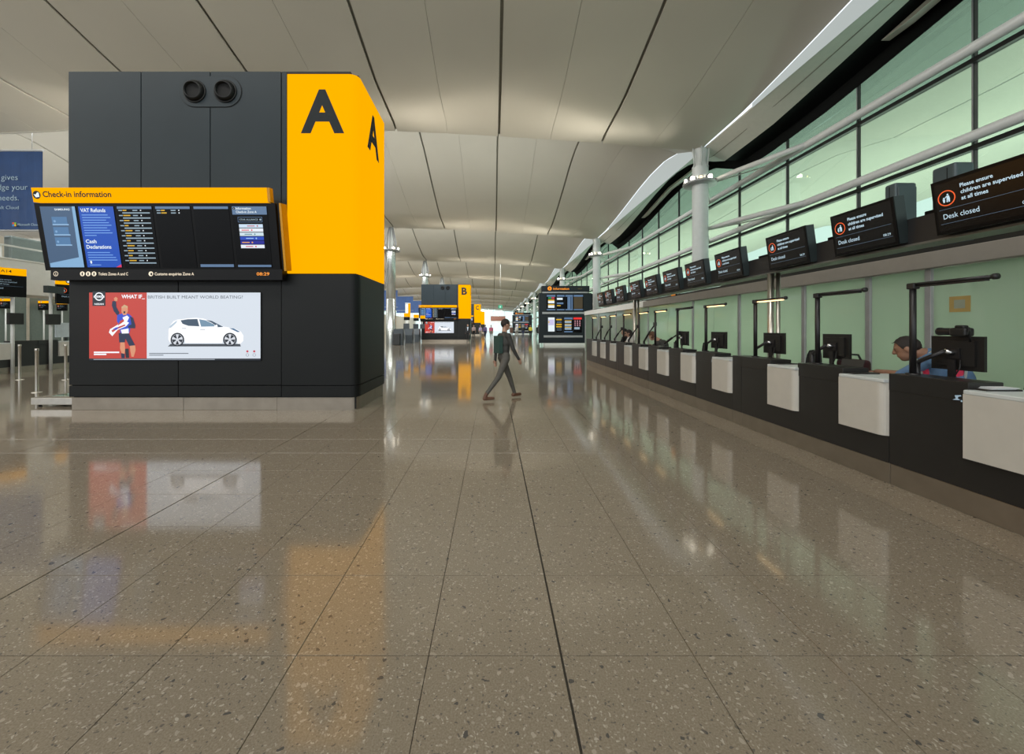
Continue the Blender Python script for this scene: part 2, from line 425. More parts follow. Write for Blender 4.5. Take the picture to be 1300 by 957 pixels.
for n in range(-1, NB):
    ts = TS if n < 4 else TS[::2] + [TS[-1]]
    for a, b in zip(seams, seams[1:]):
        hi, lo = a, b
        wgap = 0.055 if n < 4 else 0.07
        if n in (0, 1) and hi < 10:
            mid = (hi + lo) / 2
            spans = ((lo + wgap, mid - 0.006), (mid + 0.006, hi - wgap))
        else: spans = ((lo + wgap, hi - wgap),)
        for xa, xb in spans:
            sheet([xa, (xa + xb) / 2, xb], ts, n, zc, M_ceil).build('panel', ceiling)
    bk = sheet([seams[-1] + 3.2 * i for i in range(22)][:int((9.9 - seams[-1]) / 3.2) + 1] + [9.9], ts, n, zc, M_seam, dz=0.12, thick=0.05)
    bk.build('backing', ceiling)
    # steep roof glazing on the far side of each valley, turned away from the lens
    for xa, xb in ((-55, -34), (-34, -14.33), (-14.33, 0.28), (0.28, 5.15)):
        g = MB()
        for t0, t1 in ((0.62, 1.46), (1.50, 2.36)):
            g.add([(xa + 0.05, n * BAY + t0, zc(xa, t0) + 0.02), (xb - 0.05, n * BAY + t0, zc(xb, t0) + 0.02),
                   (xb - 0.05, n * BAY + t1, zc(xb, t1) + 0.02), (xa + 0.05, n * BAY + t1, zc(xa, t1) + 0.02)], [(0, 1, 2, 3)], M_sky if n < 1 else M_skyf)
        g.build('skylight', ceiling)
    for xa, xb in ((-55, -14.33), (-14.33, 0.28), (0.28, 5.15)): sheet([xa, (xa + xb) / 2, xb], [-0.06, 0.3, 0.6], n, zc, M_ceil, dz=0.03).build('upstand', ceiling)
    sheet([5.2, 7.5, 9.85], [-0.06, 0.3, 1.3, 2.4], n, zc, M_ceil, dz=0.03).build('upstand', ceiling)
    # eave on the right: white soffit, bright side glazing, black outer soffit
    sheet([9.92, 10.45, 11.0], [0, 1, 2.4, 4, 6, 8, 9.2, 10.5, 11.5, 12.5, 13.4, 14.3, 15.6, 17, 18.9], n, zs, M_soffit).build('soffit', ceiling)
    sheet([10.44, 10.47], [0, 2.4, 4, 6, 8, 10.5, 12.5, 14.3, 17, 18.9], n, zs, M_seam, dz=-0.012, thick=0.01).build('soffit_joint', ceiling)
    sheet([11.02, 11.5, 11.95], [0.0, 2.4, 4, 6, 8, 10.5, 12.5, 14.3, 17, 18.9], n, lambda X, t: zs(11.0, t) + 0.03, M_dead).build('outer_soffit', ceiling)
    sheet([11.90, 11.93], [0.0, 2.4, 4, 6, 8, 10.5, 12.5, 14.3, 17, 18.9], n, lambda X, t: zs(11.0, t) - 0.42, M_dead, thick=0.47).build('head_fascia', ceiling)
    ss = MB()
    tt = [0.4, 2.4, 4, 6, 8, 9.2, 10.5, 11.5, 12.5, 13.4, 14.3, 15.2]
    vs = []
    for t in tt:
        vs += [(9.9, n * BAY + t, 10.0), (9.9, n * BAY + t, max(10.02, zc(9.88, t) + 0.05))]
    ss.add(vs, [(2 * i, 2 * i + 2, 2 * i + 3, 2 * i + 1) for i in range(len(tt) - 1)], M_strip)
    ss.build('edge_glazing', ceiling)
    fin = MB(); vs = []
    for t, h in ((3.0, 0.10), (7, 0.16), (11.0, 0.12), (11.7, 0.02)):
        z = zs(11.0, t) - 0.02
        vs += [(11.42, n * BAY + t, z), (11.66, n * BAY + t, z), (11.66, n * BAY + t, z - h), (11.42, n * BAY + t, z - h)]
    fs = [(4 * i + a, 4 * i + (a + 1) % 4, 4 * i + 4 + (a + 1) % 4, 4 * i + 4 + a) for i in range(3) for a in range(4)] + [(0, 1, 2, 3), (12, 13, 14, 15)]
    fin.add(vs, fs, M_soffit); fin.build('fin', ceiling)

# ------------------------------------------------------------ right-hand curtain wall
wr = bpy.data.objects.new('wall_right', None); COL.objects.link(wr); wr['kind'] = 'structure'
rows = [(0.05, 4.15), (4.25, 6.02), (6.14, 8.18), (8.30, 10.9)]
ym = [9.91 + 3.15 * k for k in range(-5, 17)]
for ya, yb in zip(ym, ym[1:]):
    for za, zb in rows:
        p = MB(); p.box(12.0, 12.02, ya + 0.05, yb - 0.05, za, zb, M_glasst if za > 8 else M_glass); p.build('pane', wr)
y = ym[-1]
while y < 205:
    for za, zb in rows:
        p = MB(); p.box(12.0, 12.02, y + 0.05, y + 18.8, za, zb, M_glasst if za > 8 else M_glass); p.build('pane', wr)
    y += 18.9
for y in ym + [ym[-1] + 6.3 * i for i in range(1, 22)]:
    p = MB(); p.box(11.95, 12.05, y - 0.028, y + 0.028, 0, 10.9, M_black); p.box(11.935, 11.95, y - 0.012, y + 0.012, 0, 10.9, M_alu); p.build('mullion', wr)
for z in (4.2, 6.08, 8.24):
    p = MB(); p.box(11.9, 12.05, -6, 205, z - 0.06, z + 0.06, M_black); p.build('transom', wr)
    p = MB()
    p.tube([(11.72, -6, z + 0.20), (11.72, 205, z + 0.20)], 0.13, M_steelw, 12)
    p.build('rail', wr)

# outside: paving, canopy of the same white panels, unseen area lights added to brighten it
ob = MB(); ob.box(12.3, 140, -60, 240, -0.6, -0.4, M_conc); struct('ground', ob)
cn = bpy.data.objects.new('canopy', None); COL.objects.link(cn); cn['kind'] = 'structure'
for n in range(-1, NB):
    for xa, xb in ((12.2, 18.9), (19.0, 26.0), (26.1, 34.0)):
        sheet([xa, (xa + xb) / 2, xb], [0.05, 3, 6, 9, 12, 15, 18.85], n, lambda X, t: 10.2 + (X - 12) * 0.06 + 0.35 * (smooth_prof(t) - 10.85) * 0.6, M_soffit).build('panel', cn)
for i in range(5):
    area('canopy_fill', (27, 8 + 30 * i, 0.5), (R(180), 0, 0), 8, 28, 3300, (0.97, 1.0, 0.95))
cm = MB()
for i in range(-1, 8): cm.box(33.2, 33.6, i * BAY, i * BAY + 0.4, -0.4, 11.3, M_steelw)
cm.build('outer_post', cn)

# ------------------------------------------------------------ frosted partition behind the desks
gp = bpy.data.objects.new('wall_partition', None); COL.objects.link(gp); gp['kind'] = 'structure'
PX = 6.5
mul = [1.2, 2.4, 3.4, 4.62, 5.925, 6.88, 8.31, 10.49, 12.92, 16.66, 18.4, 21, 24.5, 28]
for i, (ya, yb) in enumerate(zip(mul, mul[1:])):
    joints = [ya + 0.05, yb - 0.05]
    if yb - ya > 2: joints.insert(1, (ya + yb) / 2)
    for a, b in zip(joints, joints[1:]):
        p = MB(); p.box(PX, PX + 0.02, a + 0.006, b - 0.006, 0.02, 2.47, M_frost); p.build('pane', gp)
for y in mul:
    p = MB(); p.rbox(PX - 0.03, PX + 0.05, y - 0.045, y + 0.045, 0, 2.48, M_alu, 0.008); p.build('mullion', gp)
p = MB(); p.rbox(PX - 0.10, PX + 0.06, 1.0, 17.0, 2.475, 2.715, M_fascia, 0.01); p.build('fascia', gp)
p = MB(); p.rbox(PX - 0.06, PX + 0.06, 17.0, 28.1, 2.475, 2.75, M_white, 0.01); p.build('fascia', gp)
p = MB(); p.box(PX + 0.06, 11.6, 1.0, 28, 2.72, 2.80, M_black); p.build('roof', gp)
p = MB(); p.box(9.2, 9.3, 1.0, 28, 0, 2.72, mat('office_wall', (0.6, 0.66, 0.6), 0.7)); p.build('back_panel', gp)

# end wall of the hall and the left wall
we = bpy.data.objects.new('wall_back', None); COL.objects.link(we); we['kind'] = 'structure'
M_teal = clear_glass('pale_teal_glass', (0.80, 0.95, 0.90), 0.05)
for i in range(-10, 2):
    p = MB(); p.box(i * 6 + 0.1, i * 6 + 5.9, 206.5, 206.6, 0.1, 4.5, M_teal); p.box(i * 6 + 0.1, i * 6 + 5.9, 206.5, 206.6, 4.7, 13.2, M_teal); p.build('pane', we)
    p = MB(); p.box(i * 6 - 0.1, i * 6 + 0.1, 206.3, 206.7, 0, 13.3, M_steelw); p.build('mullion', we)
p = MB(); p.box(-60, 12, 206.2, 206.5, 4.4, 4.8, M_steelw); p.build('transom', we)
p = MB(); p.box(-3.5, 14.5, 160, 160.4, 3.5, 4.3, M_steelw); p.box(-3.5, -3.0, 160, 160.4, 0, 3.5, M_steelw); p.box(5, 5.4, 160, 160.4, 0, 3.5, M_steelw); struct('trim_1', p)
p = MB(); p.box(-1.0, 5.0, 161, 161.3, 4.3, 6.3, mat('red_brown_panel', (0.22, 0.09, 0.06), 0.6)); struct('trim_2', p)

wl = MB()
wl.box(-41, -40.6, -20, 207, 0, 6.6, M_beige)
struct('wall_left', wl)
# ------------------------------------------------------------ kiosk tower with a yellow lit corner
M_anth = mat('anthracite_panel', (0.013, 0.022, 0.028), 0.42, 0.0, var=0.05, scale=1.5, spec=0.22)
M_anthd = mat('dark_grey_panel', (0.009, 0.010, 0.010), 0.42, 0.0, var=0.05, scale=1.5, spec=0.2)
M_gap = mat('black_gap', (0.004, 0.004, 0.004), 0.8)
M_yel = lit('yellow_lightbox', (255, 175, 0), 0.92, 0.5, 0.0)
M_yels = mat('yellow_edge', (0.55, 0.25, 0.0), 0.5)
M_let = mat('dark_lettering', (0.016, 0.020, 0.022), 0.6, spec=0.15)
M_scr = mat('screen_black', (0.003, 0.003, 0.0035), 0.25, var=0.0, spec=0.12)
M_bez = mat('bezel_black', (0.004, 0.004, 0.0045), 0.35, var=0.0, spec=0.15)
T_w = lit('screen_white', (225, 235, 240), 0.9)
T_wd = lit('screen_white_small', (150, 172, 186), 0.8)
T_y = lit('screen_yellow', (228, 178, 30), 0.75)
T_hd = lit('screen_slate', (88, 116, 150), 0.85)
T_bl = lit('screen_blue', (0, 72, 176), 0.9)
T_led = lit('led_orange', (255, 150, 10), 0.9)
T_wm = lit('strip_cream', (250, 232, 205), 0.9)

KX0, KX1, KY0, KY1 = -8.22, -2.615, 7.70, 9.56
def arc_corner(x0, xr, yf, yb, r, off):
    """outline down the front, round the right corner and back along the side"""
    pts = [(x0, yf + off)]
    for i in range(9):
        a = R(-90 + 90 * i / 8)
        pts.append((xr - r + (r - off) * math.cos(a), yf + r + (r - off) * math.sin(a)))
    pts.append((xr - off, yb))
    return pts
def wrap(mb, x0, xr, yf, yb, r, th, z0, z1, m):
    a = arc_corner(x0, xr, yf, yb, r, 0); b = arc_corner(x0, xr, yf, yb, r, th)
    n = len(a); vs = [(x, y, z) for z in (z0, z1) for x, y in a] + [(x, y, z) for z in (z0, z1) for x, y in b]
    fs = []
    for i in range(n - 1):
        fs += [(i, i + 1, n + i + 1, n + i), (2 * n + i, 3 * n + i, 3 * n + i + 1, 2 * n + i + 1), (n + i, n + i + 1, 3 * n + i + 1, 3 * n + i), (i, 2 * n + i, 2 * n + i + 1, i + 1)]
    fs += [(0, n, 3 * n, 2 * n), (n - 1, 3 * n - 1, 4 * n - 1, 2 * n - 1)]
    k = len(mb.v); mb.add(vs, fs, m)
    q0 = len(mb.smooth) - len(fs)
    for i in range(n - 1): mb.smooth[q0 + 4 * i] = False
    return mb
FK = Frame((0, KY0, 0), (1, 0, 0), (0, 0, 1))
FKS = Frame((KX1, 0, 0), (0, 1, 0), (0, 0, 1))
def kiosk(letter):
    t = thing('kiosk', '', 'kiosk', ((KX0 + KX1) / 2, KY0, 0), 'check-in zone kiosks along the hall')
    c = MB(); c.box(KX0 + 0.04, KX1 - 0.06, KY0 + 0.06, KY1, 0.02, 6.5, M_gap); c.build('core', t)
    seams = [KX0, -6.815, -5.475, -4.10]
    for a, b in zip(seams, seams[1:]):
        p = MB()
        if a == KX0:   # wraps the left corner
            p.rbox(a, b - 0.008, KY0, KY0 + 0.05, 2.62, 6.56, M_anth, 0.006)
        else: p.rbox(a + 0.006, b - 0.008, KY0, KY0 + 0.05, 2.62, 6.56, M_anth, 0.006)
        p.build('panel', t)
    p = MB(); p.rbox(KX0, KX0 + 0.05, KY0 + 0.06, KY1, 2.62, 6.56, M_anth, 0.006); p.build('panel', t)
    p = MB(); p.rbox(-4.092, -3.995, KY0, KY0 + 0.05, 2.62, 6.56, M_anth, 0.004); p.build('panel', t)
    p = MB(); p.box(KX0 + 0.02, KX1 - 0.02, KY0 + 0.1, KY1 - 0.02, 6.5, 6.545, M_anthd); p.build('top_cover', t)
    p = MB(); wrap(p, KX0, KX1, KY0 - 0.004, KY1, 0.17, 0.07, 6.52, 6.575, M_anth) if False else p.rbox(-3.99, KX1 - 0.14, KY0 + 0.0, KY0 + 0.08, 6.515, 6.56, M_anthd, 0.004)
    p.build('cap', t)
    p = MB(); wrap(p, -3.985, KX1, KY0, KY1, 0.17, 0.05, 2.655, 6.51, M_yel); y = p.build('light_panel', t); y['label'] = 'yellow backlit corner panel'
    p = MB(); p.text(FK, letter, -3.30, 5.40, 0.82, M_let, 0.006, 0.84 if letter == 'A' else 0.62, 'c', 0.035); p.build('letter', t)
    p = MB(); p.text(FKS, letter, 8.68, 5.40, 0.82, M_let, 0.006, 0.84 if letter == 'A' else 0.62, 'c', 0.035)
    p.build('letter', t)
    # lower body
    for a, b in ((KX0, -6.1), (-6.1, -4.10)):
        p = MB(); p.rbox(a + 0.005, b - 0.006, KY0 + 0.005, KY0 + 0.055, 0.49, 2.60, M_anthd, 0.006); p.build('lower_panel', t)
        p = MB(); p.rbox(a + 0.005, b - 0.006, KY0 + 0.005, KY0 + 0.055, 0.26, 0.475, M_anthd, 0.006); p.build('base_panel', t)
    p = MB(); wrap(p, -4.095, KX1, KY0 + 0.005, KY1, 0.17, 0.05, 0.49, 2.64, M_anthd); p.build('lower_panel', t)
    p = MB(); wrap(p, -4.095, KX1, KY0 + 0.005, KY1, 0.17, 0.05, 0.26, 0.475, M_anthd); p.build('base_panel', t)
    p = MB(); p.rbox(KX0, KX0 + 0.05, KY0 + 0.06, KY1, 0.26, 2.60, M_anthd, 0.006); p.build('lower_panel', t)
    for a, b in ((KX0 + 0.03, -6.02), (-6.015, -4.2)):
        p = MB(); p.rbox(a, b, KY0 + 0.03, KY0 + 0.07, 0.0, 0.245, M_plinth, 0.004); p.build('plinth', t)
    p = MB(); wrap(p, -4.195, KX1 - 0.025, KY0 + 0.03, KY1 - 0.03, 0.15, 0.05, 0.0, 0.245, M_plinth); p.build('plinth', t)
    p = MB(); p.box(KX0 + 0.03, KX0 + 0.07, KY0 + 0.08, KY1 - 0.03, 0, 0.245, M_plinth); p.build('plinth', t)
    # pair of jet nozzles in a rounded plate
    p = MB(); cx, cz, hw, hr = -5.46, 6.165, 0.30, 0.305
    def stadium(rr, w0, w1, m, mb):
        pts = [(cx + hw + rr * math.cos(R(a)), cz + rr * math.sin(R(a))) for a in range(-90, 91, 15)] + [(cx - hw + rr * math.cos(R(a)), cz + rr * math.sin(R(a))) for a in range(90, 271, 15)]
        mb.fprism(FK, pts, w0, w1, m)
    stadium(hr, 0.0, 0.004, M_gap, p); stadium(hr - 0.012, 0.0, 0.014, M_anth, p)
    pl = p.build('nozzle_plate', t)
    for dx in (-0.305, 0.29):
        q = MB(); o = (cx + dx, KY0 - 0.014, cz); ax = Vector((0.10, -1, -0.12)).normalized()
        q.lathe([(-0.0, 0.218), (0.012, 0.222), (0.02, 0.214), (0.02, 0.20)], o, (0, -1, 0), M_anthd, 28)
        q.lathe([(-0.06, 0.20), (0.02, 0.195), (0.075, 0.172), (0.10, 0.150), (0.10, 0.138), (0.03, 0.130), (-0.1, 0.12)], o, ax, M_anthd, 28)
        q.lathe([(0.045, 0.0005), (0.045, 0.136)], o, ax, M_gap, 28)
        q.build('nozzle', pl)
    return t

def arrow_icon(mb, fr, u, v, r, ring_m, dark, wv=0.004):
    """round black badge with a white pointing wing shape"""
    mb.disc(fr, u, v, r, r, wv, dark, 18)
    mb.poly(fr, [(u - r * 0.75, v + r * 0.25), (u - r * 0.3, v + r * 0.05), (u + r * 0.3, v + r * 0.65), (u + r * 0.62, v + r * 0.5), (u + r * 0.66, v - r * 0.5), (u - r * 0.3, v - r * 0.62)], wv + 0.002, ring_m)

# information board, leaning out of the kiosk front
BT, BB = Vector((-8.44, 7.31, 3.89)), Vector((-8.44, 7.50, 2.70))
FB = Frame(BB, (1, 0, 0), BT - BB)
BH = (BT - BB).length; BW = 4.43
def board(zone):
    t = thing('information_board', '', 'information board', (-6.2, 7.60, 2.52), 'information boards on the kiosks')
    k = BH / 190.0
    p = MB(); p.fslab(FB, 0, BW, -0.02, BH, -0.20, 0, M_bez); p.build('housing', t)
    p = MB(); p.fslab(FB, BW + 0.03, BW + 0.07, 0.0, BH, -0.17, -0.02, M_bez); p.fslab(FB, BW + 0.07, BW + 0.11, -0.03, BH, -0.20, 0.0, M_yels); p.build('side_cheek', t)
    # header
    hd = MB(); hd.fslab(FB, 0.02, BW - 0.12, BH + 0.015, BH + 0.27, -0.10, 0.02, M_yel)
    hd.fslab(FB, BW - 0.12, BW - 0.07, BH + 0.015, BH + 0.27, -0.10, 0.015, M_yels)
    h = hd.build('header', t); h['label'] = 'yellow backlit header strip'
    q = MB(); q.text(FB, 'Check-in information', 0.215, BH + 0.105, 0.105, M_let, 0.024, 1.25, 'l', 0.02); arrow_icon(q, FB, 0.105, BH + 0.142, 0.072, T_w, M_let, 0.024); q.build('lettering', h)
    # six upright screens
    for i in range(6):
        u0 = 0.10 + i * 0.705; u1 = u0 + 0.655; v0, v1 = 0.035, BH - 0.055; W = u1 - u0; H = v1 - v0
        s = MB(); s.fslab(FB, u0, u1, v0, v1, 0.0, 0.006, M_scr); so = s.build('screen', t)
        g = MB(); w1 = 0.009
        if i == 0:
            g.quad(FB, u0 + 0.005, u1 - 0.005, v0 + 0.005, v1 - 0.005, w1, lit('ad_slate', (62, 88, 118), 0.9))
            g.poly(FB, [(u1 - 0.06, v1 - 0.005), (u1 - 0.005, v1 - 0.005), (u1 - 0.005, v0 + 0.005), (u0 + 0.02, v0 + 0.005), (u0 + 0.02, v0 + 0.08), (u1 - 0.075, v0 + 0.19)], w1 + 0.002, lit('ad_sky', (126, 168, 205), 0.9))
            g.text(FB, 'SAMSUNG', u0 + 0.27, v1 - 0.075, 0.035, T_w, w1 + 0.003, 0.28, 'l', 0.02)
            for r in range(3):
                vv = v1 - 0.32 - r * 0.185
                g.quad(FB, u0 + 0.19, u0 + 0.47, vv, vv + 0.13, w1 + 0.002, lit('ad_recess', (74, 116, 158), 0.9))
                g.quad(FB, u0 + 0.19, u0 + 0.49, vv - 0.022, vv, w1 + 0.002, lit('ad_edge', (138, 176, 212), 0.9))
                g.disc(FB, u0 + 0.24, vv + 0.05, 0.022, 0.022, w1 + 0.004, lit('ad_knob', (120, 160, 200), 0.9), 10)
        elif i == 1:
            g.quad(FB, u0 + 0.005, u1 - 0.005, v0 + 0.005, v1 - 0.005, w1, T_bl)
            g.text(FB, 'VAT Refunds', u0 + 0.04, v1 - 0.105, 0.068, T_w, w1 + 0.003, 0.46, 'l', 0.02)
            for r in range(9):
                g.quad(FB, u0 + 0.05, u0 + 0.05 + (0.22 if r == 8 else 0.48 + 0.05 * math.sin(r * 2.1)), v1 - 0.165 - r * 0.046, v1 - 0.15 - r * 0.046, w1 + 0.002, lit('body_copy', (110, 156, 222), 0.9))
            g.text(FB, 'Cash', u0 + 0.05, v1 - 0.665, 0.068, T_w, w1 + 0.003, 0.20, 'l', 0.02)
            g.text(FB, 'Declarations', u0 + 0.05, v1 - 0.765, 0.068, T_w, w1 + 0.003, 0.46, 'l', 0.02)
            for r in range(4):
                g.quad(FB, u0 + 0.05, u0 + 0.05 + (0.42, 0.47, 0.52, 0.54)[r], v1 - 0.845 - r * 0.046, v1 - 0.83 - r * 0.046, w1 + 0.002, lit('body_copy', (110, 156, 222), 0.9))
            g.quad(FB, u0 + 0.06, u0 + 0.27, v0 + 0.04, v0 + 0.055, w1 + 0.002, lit('body_copy', (110, 156, 222), 0.9))
            g.disc(FB, u0 + 0.09, v0 + 0.10, 0.018, 0.03, w1 + 0.002, T_w, 10)
            g.poly(FB, [(u1 - 0.11, v0 + 0.005), (u1 - 0.005, v0 + 0.005), (u1 - 0.005, v0 + 0.06)], w1 + 0.003, lit('corner_red', (215, 40, 80), 0.9))
        elif i in (2, 3):
            g.quad(FB, u0 + 0.01, u1 - 0.01, v1 - 0.05, v1 - 0.005, w1, T_hd)
            rows = 22 if i == 2 else 2
            for r in range(rows):
                vv = v1 - 0.085 - r * 0.0455
                if i == 2 and r % 2 == 1:
                    g.quad(FB, u0 + 0.10, u1 - 0.05, vv, vv + 0.020, w1, T_wd); continue
                g.quad(FB, u0 + 0.03, u0 + 0.10, vv, vv + 0.018, w1, T_wd)
                g.quad(FB, u0 + 0.11, u0 + 0.11 + 0.07 + 0.06 * ((r * 7) % 3) / 2, vv, vv + 0.020, w1, T_y)
                g.quad(FB, u0 + 0.29, u0 + 0.38, vv, vv + 0.018, w1, T_wd)
                g.quad(FB, u0 + 0.43, u0 + 0.45, vv, vv + 0.020, w1, T_w)
        elif i == 4:
            g.quad(FB, u0 + 0.01, u1 - 0.01, v1 - 0.05, v1 - 0.005, w1, T_hd)
            g.quad(FB, u0 + 0.02, u1 - 0.01, v0 + 0.01, v0 + 0.06, w1, T_hd)
        else:
            g.quad(FB, u0 + 0.01, u1 - 0.01, v1 - 0.15, v1 - 0.005, w1, T_hd)
            g.quad(FB, u0 + 0.02, u1 - 0.01, v0 + 0.01, v0 + 0.05, w1, T_hd)
            g.disc(FB, u0 + 0.045, v1 - 0.04, 0.022, 0.022, w1 + 0.002, M_let, 14)
            g.text(FB, 'i', u0 + 0.045, v1 - 0.052, 0.026, T_w, w1 + 0.004, None, 'c', 0.02)
            g.text(FB, 'Information', u0 + 0.08, v1 - 0.06, 0.042, T_w, w1 + 0.003, 0.28, 'l', 0.015)
            g.text(FB, 'Check-in Zone ' + zone, u0 + 0.08, v1 - 0.122, 0.042, T_w, w1 + 0.003, 0.38, 'l', 0.015)
            for a, b, c, d in ((0.10, 0.55, -0.20, -0.193), (0.10, 0.55, -0.287, -0.28), (0.10, 0.107, -0.287, -0.193), (0.543, 0.55, -0.287, -0.193)):
                g.quad(FB, u0 + a, u0 + b, v1 + c, v1 + d, w1, T_hd)
            g.text(FB, 'STAR ALLIANCE', u0 + 0.13, v1 - 0.255, 0.032, T_wd, w1, 0.34, 'l', 0.01)
            g.disc(FB, u0 + 0.515, v1 - 0.24, 0.018, 0.018, w1, T_wd, 10)
            for r, (cl, a, b) in enumerate((((196, 216, 236), (180, 80, 90), 0.36), ((224, 230, 240), (210, 30, 40), 0.25), ((196, 216, 226), (90, 130, 140), 0.3), ((10, 62, 178), (150, 190, 240), 0.32), ((0, 10, 140), (230, 160, 60), 0.24), ((224, 230, 240), (200, 40, 70), 0.3))):
                vv = v1 - 0.385 - r * 0.0745
                g.quad(FB, u0 + 0.11, u0 + 0.55, vv, vv + 0.062, w1, lit('airline_row_%d' % r, cl, 0.9))
                g.quad(FB, u0 + b - 0.1, u0 + b + 0.04, vv + 0.022, vv + 0.038, w1 + 0.002, lit('airline_mark_%d' % r, a, 0.9))
                g.disc(FB, u0 + b + 0.09, vv + 0.03, 0.015, 0.015, w1 + 0.002, lit('airline_mark_%d' % r, a, 0.9), 8)
        g.build('display', so)
    # lower message strip
    FS = Frame((-8.33, 7.49, 2.50), (1, 0, 0), (0, 0, 1))
    p = MB(); p.fslab(FS, 0, 4.36, 0.0, 0.20, -0.16, 0, M_bez); st = p.build('message_strip', t)
    q = MB()
    q.ring(FS, 0.10, 0.115, 0.036, 0.045, 0.004, T_wm, 16); q.text(FS, 'i', 0.10, 0.09, 0.05, T_wm, 0.004, None, 'c', 0.02)
    for u in (0.60, 0.71, 0.82): q.disc(FS, u, 0.115, 0.045, 0.045, 0.004, T_wm, 14)
    for u in (0.60, 0.71, 0.82): q.quad(FS, u - 0.012, u + 0.012, 0.085, 0.14, 0.006, M_let)
    q.text(FS, 'Toilets Zones A and C', 0.90, 0.088, 0.055, T_wm, 0.004, 0.56, 'l', 0.012)
    q.disc(FS, 1.89, 0.115, 0.045, 0.045, 0.004, T_wm, 14); q.disc(FS, 1.90, 0.11, 0.02, 0.025, 0.006, M_let, 10)
    q.text(FS, 'Customs enquiries Zone A', 1.96, 0.088, 0.055, T_wm, 0.004, 0.74, 'l', 0.012)
    q.build('lettering', st)
    q = MB(); q.text(FS, '08:29', 3.88, 0.085, 0.06, T_led, 0.004, 0.24, 'l', 0.015); q.build('clock', st)
    # arms to the kiosk, behind
    p = MB()
    for u in (0.9, 3.5): p.box(-8.44 + u, -8.34 + u, 7.55, 7.70, 2.75, 2.95, M_bez); p.box(-8.44 + u, -8.34 + u, 7.50, 7.70, 3.5, 3.7, M_bez)
    p.build('bracket', t)
    return t

